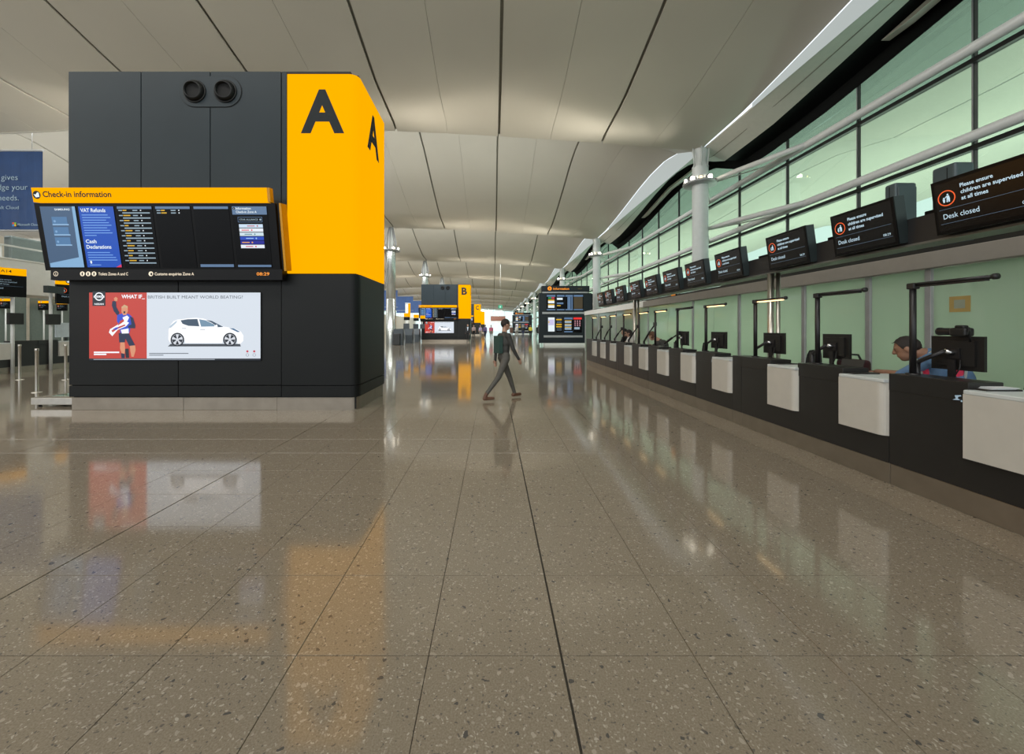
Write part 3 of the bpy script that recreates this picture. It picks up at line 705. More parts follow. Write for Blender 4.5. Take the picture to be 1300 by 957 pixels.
# backlit poster on the lower front
PXL, PXR, PZT, PZB = -7.81, -4.485, 2.285, 0.965
FPo = Frame((PXL, KY0 + 0.005, PZB), (1, 0, 0), (0, 0, 1)); PW, PH = PXR - PXL, PZT - PZB
def pp(x, y): return ((x - 45) / (1252 - 45) * PW, (515 - y) / (515 - 38) * PH)
def poster():
    t = thing('poster', '', 'poster', ((PXL + PXR) / 2, KY0, PZB), 'backlit posters on the kiosks')
    p = MB(); p.fslab(FPo, 0, PW, 0, PH, 0.0, 0.02, M_bez); p.build('light_box', t)
    def P(mb, pts, wv, m): mb.poly(FPo, [pp(*q) for q in pts], wv, m)
    def Qd(mb, x0, y0, x1, y1, wv, m): a = pp(x0, y1); b = pp(x1, y0); mb.quad(FPo, a[0], b[0], a[1], b[1], wv, m)
    W0 = lit('poster_white', (236, 240, 246), 0.95); RD = lit('poster_red', (186, 56, 44), 0.95); NV = lit('poster_navy', (18, 34, 66), 0.95)
    BLU = lit('poster_blue', (40, 70, 190), 0.95); SK = lit('poster_skin', (206, 138, 104), 0.95); DK = lit('poster_dark', (14, 24, 36), 0.9)
    GY = lit('poster_backdrop', (204, 212, 222), 0.95); DG = lit('poster_grey', (84, 92, 102), 0.9); HR = lit('poster_hair', (196, 160, 120), 0.95)
    b = MB(); Qd(b, 48, 40, 452, 500, 0.022, RD); Qd(b, 452, 40, 1249, 500, 0.022, GY); Qd(b, 48, 500, 1249, 513, 0.022, DK)
    bo = b.build('print', t)
    a = MB()
    Qd(a, 72, 32, 163, 133, 0.024, DK)
    u, v = pp(119, 68); a.ring(FPo, u, v, 0.062, 0.085, 0.026, W0, 24, 0.95); Qd(a, 82, 62, 156, 76, 0.027, W0); 
    q = pp(119, 76); a.text(FPo, 'NISSAN', q[0], pp(0, 74)[1], 0.022, DK, 0.029, 0.16, 'c', 0.02)
    a.text(FPo, 'NISSAN', q[0], pp(0, 126)[1], 0.035, W0, 0.026, 0.18, 'c', 0.02)
    q = pp(276, 80); a.text(FPo, 'WHAT IF_', q[0], q[1], 0.072, W0, 0.026, 0.45, 'l', 0.03)
    q = pp(461, 82); a.text(FPo, 'BRITISH BUILT MEANT WORLD BEATING?', q[0], q[1], 0.062, DG, 0.026, 1.83, 'l', 0.0)
    for x0, x1, y in ((82, 260, 458), (82, 170, 472)): Qd(a, x0, y - 6, x1, y + 4, 0.026, W0)
    for x0, x1, y in ((470, 745, 465), (470, 570, 477)): Qd(a, x0, y - 3, x1, y + 2, 0.026, DG)
    Qd(a, 80, 504, 930, 509, 0.026, lit('poster_small', (150, 158, 168), 0.9))
    for x, y in ((1158, 450), (1206, 450)): u, v = pp(x, y); a.disc(FPo, u, v, 0.022, 0.022, 0.026, lit('poster_rose', (190, 60, 76), 0.9), 12)
    for x, y in ((1158, 475), (1206, 475)): u, v = pp(x, y); a.ring(FPo, u, v, 0.025, 0.03, 0.026, DG, 14)
    a.build('lettering', bo)
    f = MB()                                             # leaping athlete wrapped in a flag
    P(f, [(222, 80), (236, 70), (250, 80), (246, 100), (230, 102)], 0.026, SK)
    P(f, [(212, 100), (238, 98), (240, 140), (262, 180), (250, 205), (222, 170), (208, 130)], 0.026, NV)
    P(f, [(276, 140), (296, 126), (320, 136), (322, 170), (310, 196), (288, 198), (276, 175)], 0.027, SK)
    P(f, [(276, 142), (296, 124), (322, 136), (318, 150), (300, 142), (282, 150)], 0.028, HR)
    P(f, [(290, 172), (304, 170), (302, 184), (292, 186)], 0.028, DK)
    P(f, [(246, 196), (288, 184), (330, 190), (350, 210), (346, 260), (330, 325), (268, 325), (262, 270), (244, 240)], 0.0262, BLU)
    P(f, [(284, 214), (316, 200), (330, 214), (318, 240), (296, 244)], 0.028, W0)
    P(f, [(268, 236), (292, 226), (296, 240), (250, 272)], 0.028, RD)
    P(f, [(336, 206), (358, 216), (374, 268), (372, 290), (324, 288), (322, 272), (346, 262)], 0.027, NV)
    P(f, [(240, 270), (300, 236), (330, 250), (308, 276), (250, 300), (212, 344), (188, 318), (196, 296)], 0.0275, W0)
    P(f, [(206, 304), (262, 276), (300, 262), (306, 270), (250, 294), (214, 318)], 0.0285, RD)
    P(f, [(236, 284), (260, 280), (240, 300), (216, 296)], 0.029, BLU)
    P(f, [(272, 300), (326, 290), (328, 324), (280, 326)], 0.0285, W0)
    P(f, [(256, 322), (326, 320), (352, 370), (372, 408), (330, 412), (304, 362), (300, 388), (260, 388)], 0.0265, NV)
    P(f, [(268, 388), (298, 386), (302, 430), (298, 468), (276, 462), (266, 430)], 0.0265, SK)
    P(f, [(334, 412), (372, 408), (376, 440), (362, 488), (346, 488), (338, 446)], 0.0265, SK)
    P(f, [(272, 462), (300, 468), (298, 498), (276, 498)], 0.027, NV); P(f, [(300, 432), (326, 430), (330, 496), (306, 496)], 0.0262, DK)
    f.build('figure_print', bo)
    c = MB()                                             # white hatchback seen from the side
    P(c, [(600, 416), (1112, 416), (1106, 398), (620, 398)], 0.024, lit('poster_shade', (60, 66, 74), 0.9))
    body = [(606, 300), (622, 262), (640, 240), (668, 228), (700, 226), (740, 220), (800, 216), (850, 222), (910, 240), (980, 276), (1030, 284), (1080, 296), (1112, 312), (1130, 340), (1128, 378), (1110, 396), (1090, 398), (1086, 360), (1060, 330), (1020, 326), (990, 350), (982, 392), (722, 392), (714, 356), (690, 330), (650, 330), (622, 356), (616, 390), (604, 366)]
    P(c, [(x, y) for x, y in body], 0.025, lit('car_white', (246, 247, 250), 0.97))
    P(c, [(690, 234), (740, 226), (808, 224), (822, 276), (744, 272), (704, 258)], 0.027, lit('car_glass', (58, 78, 98), 0.9))
    P(c, [(820, 226), (866, 234), (920, 260), (936, 276), (834, 278)], 0.027, lit('car_glass2', (110, 140, 164), 0.9))
    P(c, [(866, 230), (910, 238), (990, 280), (950, 282), (914, 254)], 0.0265, lit('car_glass', (58, 78, 98), 0.9))
    P(c, [(606, 284), (628, 262), (668, 232), (660, 252), (622, 286)], 0.0265, lit('car_rear', (180, 196, 210), 0.9))
    P(c, [(1030, 288), (1062, 290), (1108, 314), (1090, 316)], 0.027, lit('car_lamp', (70, 106, 140), 0.9))
    P(c, [(926, 272), (946, 262), (952, 278), (934, 282)], 0.029, W0)
    for x0, x1, y in ((700, 730, 290), (828, 862, 298)): Qd(c, x0, y - 3, x1, y + 3, 0.027, lit('car_line', (190, 194, 200), 0.9))
    for x in (668, 1036):
        u, v = pp(x, 368); c.disc(FPo, u, v, 0.132, 0.132, 0.027, DK, 28); c.disc(FPo, u, v, 0.105, 0.105, 0.0275, lit('car_rim', (202, 206, 214), 0.95), 24)
        for kq in range(5):
            a0 = R(90 + 72 * kq + 36); d = Vector((math.cos(a0), math.sin(a0))); n_ = Vector((-d.y, d.x))
            c.poly(FPo, [(u + d.x * 0.028 + n_.x * 0.008, v + d.y * 0.028 + n_.y * 0.008), (u + d.x * 0.098 + n_.x * 0.034, v + d.y * 0.098 + n_.y * 0.034), (u + d.x * 0.098 - n_.x * 0.034, v + d.y * 0.098 - n_.y * 0.034), (u + d.x * 0.028 - n_.x * 0.008, v + d.y * 0.028 - n_.y * 0.008)], 0.0285, DK)
    c.build('car_print', bo)
    return t

KD = 37.8
kA = kiosk('A'); kA['label'] = 'large dark grey kiosk tower with a yellow lit corner lettered A, nearest the camera'
bA = board('A'); bA['label'] = 'tilted check-in information board with six screens, on the big near kiosk A'
pA = poster(); pA['label'] = 'large backlit car poster on the lower front of the near kiosk A'
for i, ch in ((1, 'B'), (2, 'C'), (3, 'D')):
    k = dup(kA, Vector(kA.location) + Vector((0, KD * i, 0)), {'B': 'distant grey and yellow kiosk tower lettered B, left of the hall centre', 'C': 'far kiosk tower with a yellow corner lettered C, behind kiosk B', 'D': 'farthest small yellow kiosk tower just right of the C kiosk'}[ch], skip=('letter',))
    p = MB(); dy = KD * i
    f1 = Frame((0, KY0 + dy, 0), (1, 0, 0), (0, 0, 1)); f2 = Frame((KX1, dy, 0), (0, 1, 0), (0, 0, 1))
    if ch != 'D':
        p.text(f1, ch, -3.30, 5.40, 0.82, M_let, 0.006, 0.62, 'c', 0.035); p.build('letter', k); p = MB(); p.text(f2, ch, 8.68, 5.40, 0.82, M_let, 0.006, 0.62, 'c', 0.035); p.build('letter', k)
    if i < 3:
        dup(bA, Vector(bA.location) + Vector((0, dy, 0)), {'B': 'small distant information board with blue screens on kiosk B', 'C': 'tiny yellow-topped information board on the far kiosk C'}[ch])
    if i == 1: dup(pA, Vector(pA.location) + Vector((0, dy, 0)), 'small red and white car poster on the distant kiosk B')

# ------------------------------------------------------------ check-in desks on the right
M_cblk = mat('counter_black', (0.020, 0.019, 0.018), 0.32, var=0.05, spec=0.4)
M_cwht = mat('ledge_white', (0.55, 0.53, 0.48), 0.42, var=0.03)
M_ctop = mat('ledge_top', (0.60, 0.64, 0.64), 0.3, var=0.03)
CX = 4.06
def desk(ystart, emblem):
    t = thing('check_in_desk', '', 'check-in desk', (CX, ystart, 0), 'check-in desks in the row on the right')
    y0 = ystart
    p = MB(); p.rbox(CX + 0.01, CX + 0.05, y0 + 0.003, y0 + 1.217, 0.0, 0.208, M_plinth, 0.004); p.build('plinth', t)
    p = MB(); p.rbox(CX, CX + 0.05, y0 + 0.003, y0 + 1.217, 0.212, 1.02, M_cblk, 0.004); p.build('front_panel', t)
    p = MB(); p.rbox(CX - 0.004, CX + 0.30, y0 + 0.535, y0 + 1.219, 0.96, 1.133, M_cblk, 0.006)
    p.rbox(CX + 0.04, CX + 0.34, y0 + 0.44, y0 + 0.56, 0.96, 1.085, M_cblk, 0.006); p.build('upstand', t)
    p = MB(); xs = CX - 0.055
    # white ledge folded over the front
    p.rbox(xs, CX + 0.5, y0 + 0.0, y0 + 0.532, 1.035, 1.072, M_ctop, 0.008)
    l = p.build('ledge_top', t)
    p = MB(); 
    pts = [(xs + 0.07, y0), (CX + 0.0, y0)] + [(CX + 0.0, y0 + 0.532), (xs, y0 + 0.532)] + [(xs + 0.07 - 0.07 * math.cos(R(a)), y0 + 0.07 - 0.07 * math.sin(R(a))) for a in range(0, 91, 15)]
    p.prism(pts[:4] + pts[4:-1], 0.49, 1.036, M_cwht); fo = p.build('ledge_front', t); fo['label'] = 'white front panel of the ledge'
    p = MB(); p.rbox(CX + 0.05, CX + 0.85, y0 + 0.003, y0 + 1.217, 0.96, 1.0, M_cwht, 0.006); p.box(CX + 0.06, CX + 0.8, y0 + 0.02, y0 + 0.06, 0, 0.96, M_cblk); p.build('work_surface', t)
    if emblem:
        p = MB(); fr = Frame((CX - 0.006, y0 + 0.61, 0.985), (0, -0.7, 0), (0, 0, 1)); fr.r *= 0.65; fr.up *= 0.65
        p.poly(fr, [(-0.06, -0.03), (-0.02, -0.005), (-0.035, 0.035), (0.02, 0.045), (0.0, 0.0), (0.03, -0.02)], 0.002, T_wd)
        p.poly(fr, [(-0.02, 0.028), (0.035, 0.05), (0.045, 0.035), (-0.01, 0.015)], 0.003, T_wd); p.disc(fr, 0.045, -0.03, 0.010, 0.014, 0.002, T_wd, 10)
        p.build('emblem', t)
    return t
starts = [1.64, 2.86, 4.08, 5.28, 6.75, 7.97, 9.19, 10.41, 11.63, 13.13, 14.35, 15.57]
dl = ['black and white check-in desk just outside the right edge of the photo', 'nearest visible check-in desk with the largest white ledge panel, bottom right',
      'check-in desk with white panel right in front of the open laptop', 'third check-in desk from the right, in front of the dark-red bag',
      'check-in desk whose white panel stands below the black chair back', 'fifth check-in desk from the right, below a lit desk lamp and square monitor',
      'check-in desk in front of the narrow turned monitor', 'check-in desk below the woman with brown hair', 'check-in desk left of the second steel post, eighth from the right',
      'check-in desk in front of the two seated women', 'second check-in desk from the far end of the row', 'farthest check-in desk at the left end of the row']
pd = None
for i, (y, lb) in enumerate(zip(starts, dl)):
    if i in (1, 4): d = desk(y, True)
    elif i == 0: d = desk(y, False); pd = d
    else: d = dup(pd, Vector((CX, y, 0)))
    d['label'] = lb
def filler(ya, yb, label):
    t = thing('counter_filler', label, 'counter panel', (CX, ya, 0))
    p = MB(); p.rbox(CX + 0.01, CX + 0.05, ya + 0.003, yb - 0.003, 0, 0.208, M_plinth, 0.004); p.build('plinth', t)
    p = MB(); p.rbox(CX, CX + 0.32, ya + 0.003, yb - 0.003, 0.212, 1.133, M_cblk, 0.005); p.build('cabinet', t)
filler(6.50, 6.75, 'narrow black counter section under the nearer steel post'); filler(12.85, 13.13, 'narrow black counter section under the farther steel post')
filler(16.79, 17.3, 'black end section closing the far end of the counter row')

# desk lamps: a pole with a light bar reaching towards the lens
M_lamp = mat('lamp_black', (0.010, 0.009, 0.010), 0.4)
M_bar = lit('warm_light_bar', (255, 214, 150), 2.6)
def lamp(y, on):
    t = thing('desk_lamp', '', 'desk lamp', (CX + 0.14, y, 1.133), 'pole lamps standing on the check-in counter')
    X = CX + 0.14
    p = MB(); p.tube([(X, y, 1.133), (X, y, 2.03)], 0.027, M_lamp, 12); p.lathe([(0, 0.055), (0.012, 0.055), (0.014, 0.028)], (X, y, 1.133), (0, 0, 1), M_lamp, 16); p.build('pole', t)
    p = MB(); p.rbox(X - 0.035, X + 0.035, y - 0.04, y + 0.035, 1.985, 2.045, M_lamp, 0.01); p.build('joint', t)
    p = MB(); p.tube([(X, y - 0.02, 2.03), (X, y - 0.64, 2.03)], 0.018, M_lamp, 10); p.lathe([(0, 0.018), (0.0, 0.026), (0.03, 0.026), (0.03, 0.0)], (X, y - 0.64, 2.03), (0, -1, 0), M_lamp, 12); p.build('arm', t)
    p = MB(); p.rbox(X - 0.022, X + 0.022, y - 0.60, y - 0.07, 2.0, 2.014, M_bar if on else M_lamp, 0.003); d = p.build('light_bar', t)
    return t
ly = [2.76, 3.98, 5.15, 6.37, 7.85, 9.06, 10.3, 11.45, 12.8, 14.28, 15.5, 16.8]
lon = [0, 0, 0, 1, 1, 0, 1, 1, 1, 1, 1, 1]
ll = ['unlit pole lamp beyond the right edge, on the nearest desk', 'tall unlit black pole lamp in front of the bending man', 'unlit black pole lamp beside the monitor with the dark-red bag',
      'lit pole lamp in front of the nearer steel post', 'lit pole lamp second from the nearer steel post, at the fifth desk', 'unlit pole lamp at the desk with the narrow turned monitor',
      'lit pole lamp at the woman with brown hair', 'lit pole lamp just right of the farther steel post', 'lit pole lamp beside the two seated women, left of the farther post',
      'lit pole lamp third from the far end of the counter', 'lit pole lamp second from the far end of the counter', 'lit pole lamp at the far end of the counter']
po = pn = None
for y, on, lb in zip(ly, lon, ll):
    src = po if on else pn
    if src is None:
        src = lamp(y, on); o = src
        if on: po = src
        else: pn = src
    else: o = dup(src, Vector((CX + 0.14, y, 1.133)))
    o['label'] = lb

# monitors seen from behind on jointed arms
M_mon = mat('monitor_black', (0.014, 0.013, 0.012), 0.38, spec=0.4)
M_chr = mat('chrome_knuckle', (0.6, 0.6, 0.6), 0.2, 1.0)
def monitor(y, rot, lab):
    X, Z = 4.52, 1.352
    t = thing('monitor', lab, 'monitor', (X, y, Z - 0.352), "desk monitors seen from behind")
    a = rot; rv = Vector((math.sin(a), -math.cos(a), 0)); fr = Frame((X, y, Z), rv, (0, 0, 1))
    p = MB(); p.fslab(fr, -0.205, 0.205, -0.165, 0.165, -0.03, 0.0, M_mon); p.fslab(fr, -0.15, 0.15, -0.12, 0.12, 0.0, 0.025, M_mon); p.build('casing', t)
    p = MB(); p.fslab(fr, -0.195, 0.195, -0.15, 0.155, -0.034, -0.03, lit('monitor_glow', (150, 170, 190), 0.5)); p.build('screen', t)
    p = MB(); p.fslab(fr, -0.05, 0.05, -0.05, 0.05, 0.025, 0.04, M_lamp); p.tube([fr.P(0, 0, 0.03), fr.P(-0.03, 0.02, 0.09)], 0.022, M_chr, 10); p.build('mount', t)
    p = MB(); p.tube([fr.P(-0.03, 0.02, 0.09), fr.P(-0.2, -0.08, 0.11), fr.P(-0.26, -0.12, 0.10)], 0.02, M_lamp, 10); p.tube([fr.P(-0.26, -0.352, 0.10), fr.P(-0.26, -0.10, 0.10)], 0.03, M_lamp, 12); p.build('arm', t)
    p = MB(); p.fslab(fr, -0.03, 0.03, -0.352, -0.06, 0.045, 0.06, M_lamp); p.fslab(fr, -0.1, 0.1, -0.352, -0.338, -0.06, 0.09, M_lamp); p.build('stand', t)
    p = MB(); p.tube([fr.P(0.05, -0.06, 0.03), fr.P(0.06, -0.14, 0.05), fr.P(0.03, -0.215, 0.06)], 0.006, M_lamp, 6); p.build('cable', t)
    return t
monitor(3.88, 0.10, 'nearest black monitor from behind, with a camera on its top')
monitor(5.25, 0.0, 'black monitor from behind with a dark-red bag beneath it')
monitor(6.41, 0.12, 'black monitor from behind near the empty chair')
monitor(7.98, 0.18, 'square black monitor from behind at the fifth desk')
monitor(9.42, -0.04, 'narrow black monitor turned edge-on at the sixth desk')
def bare_arm(y, lab, up):
    X = 4.40
    t = thing('monitor_holder', lab, "holder", (X, y, 1.0), 'raised black monitor arms along the far desks')
    p = MB(); p.tube([(X, y, 1.0), (X, y, 1.22)], 0.03, M_lamp, 10); p.build('base', t)
    p = MB(); p.tube([(X, y, 1.2), (X + 0.02, y - 0.38, 1.2 + up * 0.6)], 0.026, M_lamp, 10); p.build('lower_arm', t)
    p = MB(); p.tube([(X + 0.02, y - 0.38, 1.2 + up * 0.6), (X + 0.06, y - 0.62, 1.2 + up)], 0.018, M_lamp, 8); p.rbox(X + 0.02, X + 0.1, y - 0.68, y - 0.6, 1.17 + up, 1.27 + up, M_lamp, 0.01); p.build('upper_arm', t)
for y, up, lb in ((10.2, 0.25, 'raised black monitor arm beside the woman with brown hair'), (11.6, 0.48, 'long raised monitor arm right of the farther steel post'), (12.9, 0.42, 'raised monitor arm between the two women and the far post'),
                  (14.4, 0.35, 'raised monitor arm third from the far counter end'), (15.7, 0.42, 'raised monitor arm second from the far counter end'), (16.95, 0.42, 'raised monitor arm at the far counter end')):
    bare_arm(y, lb, up)
# ------------------------------------------------------------ desk signs over the counter
M_sbox = mat('sign_case', (0.030, 0.042, 0.044), 0.4, 0.2)
M_or = lit('ring_orange', (236, 98, 50), 0.9)
T_s = lit('sign_white', (196, 222, 236), 0.9)
T_dim = lit('sign_line', (92, 112, 132), 0.8)
M_sscr = mat('sign_screen', (0.010, 0.009, 0.009), 0.22, var=0.0, spec=0.25)
SXB, SXT, SZB, SZT = 4.50, 4.43, 2.53, 3.055
def child_icon(mb, fr, u, v, r, col, w):
    mb.disc(fr, u + r * 0.20, v + r * 0.52, r * 0.13, r * 0.13, w, col, 12)
    mb.poly(fr, [(u, v + r * 0.34), (u + r * 0.38, v + r * 0.34), (u + r * 0.46, v - r * 0.15), (u + r * 0.42, v - r * 0.65), (u + r * 0.24, v - r * 0.65), (u + r * 0.2, v - r * 0.2), (u + r * 0.12, v - r * 0.65), (u - r * 0.04, v - r * 0.65), (u + r * 0.02, v)], w, col)
    mb.poly(fr, [(u, v + r * 0.34), (u + r * 0.06, v + r * 0.22), (u - r * 0.26, v - r * 0.05), (u - r * 0.30, v + r * 0.03)], w, col)
    mb.disc(fr, u - r * 0.38, v + r * 0.06, r * 0.11, r * 0.11, w, col, 12)
    mb.poly(fr, [(u - r * 0.54, v - r * 0.08), (u - r * 0.24, v - r * 0.08), (u - r * 0.22, v - r * 0.36), (u - r * 0.30, v - r * 0.65), (u - r * 0.46, v - r * 0.65), (u - r * 0.52, v - r * 0.36)], w, col)
def desk_sign(yc):
    L, H = 0.82, math.hypot(SZT - SZB, SXT - SXB)
    t = thing('desk_sign', '', 'desk sign', (4.62, yc, SZB), 'screens over the check-in desks on the right')
    fr = Frame((SXB, yc + L / 2, SZB), (0, -1, 0), (SXT - SXB, 0, SZT - SZB))
    p = MB(); p.fslab(fr, 0, L, 0, H, -0.125, -0.012, M_sbox); p.build('case', t)
    p = MB(); p.fslab(fr, 0, L, 0, H, -0.012, 0, M_bez); p.fslab(fr, 0.03, L - 0.03, 0.03, H - 0.03, 0, 0.002, M_sscr); s = p.build('screen', t)
    g = MB(); w_ = 0.004
    g.ring(fr, 0.125, 0.345, 0.066, 0.076, w_, M_or, 28); child_icon(g, fr, 0.125, 0.345, 0.062, T_s, w_)
    for txt, v, wd in (('Please ensure', 0.412, 0.25), ('children are supervised', 0.352, 0.445), ('at all times', 0.292, 0.205)):
        g.text(fr, txt, 0.245, v, 0.037, T_s, w_, wd, 'l', 0.018)
    g.quad(fr, 0.05, L - 0.05, 0.238, 0.241, w_, T_dim); g.quad(fr, 0.05, L - 0.05, 0.098, 0.101, w_, T_dim)
    g.text(fr, 'Desk closed', 0.08, 0.145, 0.052, T_s, w_, 0.29, 'l', 0.0)
    g.text(fr, '08:29', L - 0.07, 0.118, 0.028, T_s, w_, 0.085, 'r', 0.0)
    g.build('lettering', s)
    p = MB(); p.box(4.56, 4.66, yc - 0.1, yc + 0.1, SZB + 0.08, SZB + 0.24, M_sbox); p.build('bracket', t)
    return t
sy = [3.62, 4.82, 6.06, 7.56, 8.80, 10.0, 11.25, 12.5, 14.04, 15.4, 16.55]
sl = ['nearest desk sign, top right, with the largest Desk closed lettering', 'black desk sign second from the right edge, left of the big one', 'black desk sign just right of the nearer steel post',
      'black desk sign just left of the nearer steel post', 'small black desk sign right beneath the white column', 'desk sign hiding the lower left edge of the white column',
      'small desk sign fifth from the far end of the row', 'small desk sign just above the farther steel post', 'tiny desk sign third from the far end of the row', 'tiny desk sign second from the far end of the row', 'farthest tiny desk sign at the left end of the row']
sg = None
for y, lb in zip(sy, sl):
    if sg is None: sg = desk_sign(y); o = sg
    else: o = dup(sg, Vector((4.62, y, SZB)))
    o['label'] = lb
t = thing('sign_beam', 'long black overhead beam carrying the desk signs', 'beam', (4.72, 2, 2.5))
p = MB(); p.box(4.60, 4.84, 1.8, 17.3, 2.52, 2.80, mat('beam_black', (0.016, 0.016, 0.017), 0.5)); p.build('channel', t)
p = MB(); p.box(4.585, 4.86, 1.8, 17.3, 2.495, 2.518, mat('beam_lip', (0.14, 0.15, 0.14), 0.4, 0.4)); lp = p.build('lip', t); lp['label'] = 'grey metal lower lip'
p = MB()
for y in (2.9, 4.2, 5.45, 6.9, 8.2): p.rbox(4.68, 4.76, y - 0.12, y + 0.12, 2.80, 2.86, M_bez, 0.01)
p.build('cable_cover', t)
for i, (y, lb) in enumerate(((6.62, 'nearer stainless steel post carrying the sign beam'), (12.98, 'farther stainless steel post carrying the sign beam'))):
    t = thing('steel_post', lb, 'post', (4.66, y, 0))
    p = MB(); p.tube([(4.62, y, 0), (4.62, y, 2.5)], 0.048, M_steel, 16); p.tube([(4.73, y - 0.02, 0), (4.73, y - 0.02, 2.5)], 0.03, M_steel, 12); p.build('shaft', t)
    p = MB(); p.lathe([(0, 0.09), (0.015, 0.09), (0.017, 0.05)], (4.62, y, 0), (0, 0, 1), M_steel, 16); p.build('foot', t)
# blue-grey air towers standing behind the signs
M_tow = mat('tower_blue_grey', (0.060, 0.085, 0.095), 0.42, 0.2)
def tower(y0, y1, x1, z1, hole, label):
    X = 6.66
    t = thing('air_tower', label, 'air unit', ((X + x1) / 2, y0, 2.80))
    p = MB(); p.rbox(X, x1, y0, y1, 2.80, z1, M_tow, 0.04, 3); p.box(X - 0.003, X, y0 + 0.1, y0 + 0.11, 2.82, z1 - 0.05, M_gap); p.build('casing', t)
    p = MB(); yc = (y0 + y1) / 2
    if hole:
        p.lathe([(0, 0.10), (0.02, 0.095), (0.03, 0.07), (-0.05, 0.06)], (X, yc, z1 - 0.36), (-1, 0, 0.1), M_anthd, 20); p.lathe([(0.012, 0.0005), (0.012, 0.07)], (X, yc, z1 - 0.36), (-1, 0, 0), M_gap, 20); p.build('nozzle', t)
    else:
        p.rbox(X + 0.03, x1 - 0.03, y0 - 0.02, y0 + 0.02, 2.85, z1 - 0.08, M_tow, 0.01); p.build('front_cover', t)
    return t
tower(6.58, 6.78, 7.02, 4.01, False, 'dark blue-grey air tower behind the second desk sign')
tower(5.73, 6.05, 6.95, 4.0, True, 'dark blue-grey air tower with round nozzle behind the nearest desk sign')
# duct and boxes lying on the partition roof
p = MB(); p.rbox(7.2, 7.8, 2.0, 12.6, 2.805, 3.05, M_black, 0.03); tag(p.build('duct', None, (7.5, 2, 2.80)), 'long black duct lying on top of the partition behind the signs', 'duct')
t = thing('direction_sign', 'small orange sign on the partition top left of the white column foot', 'sign', (6.45, 14.2, 2.72))
p = MB(); p.rbox(6.40, 6.46, 13.95, 14.3, 2.72, 2.98, M_bez, 0.005); p.box(6.392, 6.40, 13.97, 14.28, 2.74, 2.96, lit('orange_sign', (226, 130, 20), 0.8)); p.build('face', t)
t = thing('wall_notice', 'small amber square notice on the frosted glass by the nearest monitor', 'notice', (6.48, 5.57, 1.82))
p = MB(); fr = Frame((6.494, 5.66, 1.82), (0, -1, 0), (0, 0, 1)); p.fslab(fr, 0, 0.25, 0, 0.22, -0.002, 0.004, mat('amber_notice', (0.42, 0.30, 0.10), 0.4)); p.build('sheet', t)
p = MB(); p.fslab(fr, 0.06, 0.19, 0.05, 0.17, 0.004, 0.006, mat('notice_grey', (0.3, 0.34, 0.26), 0.5)); p.build('picture', t)

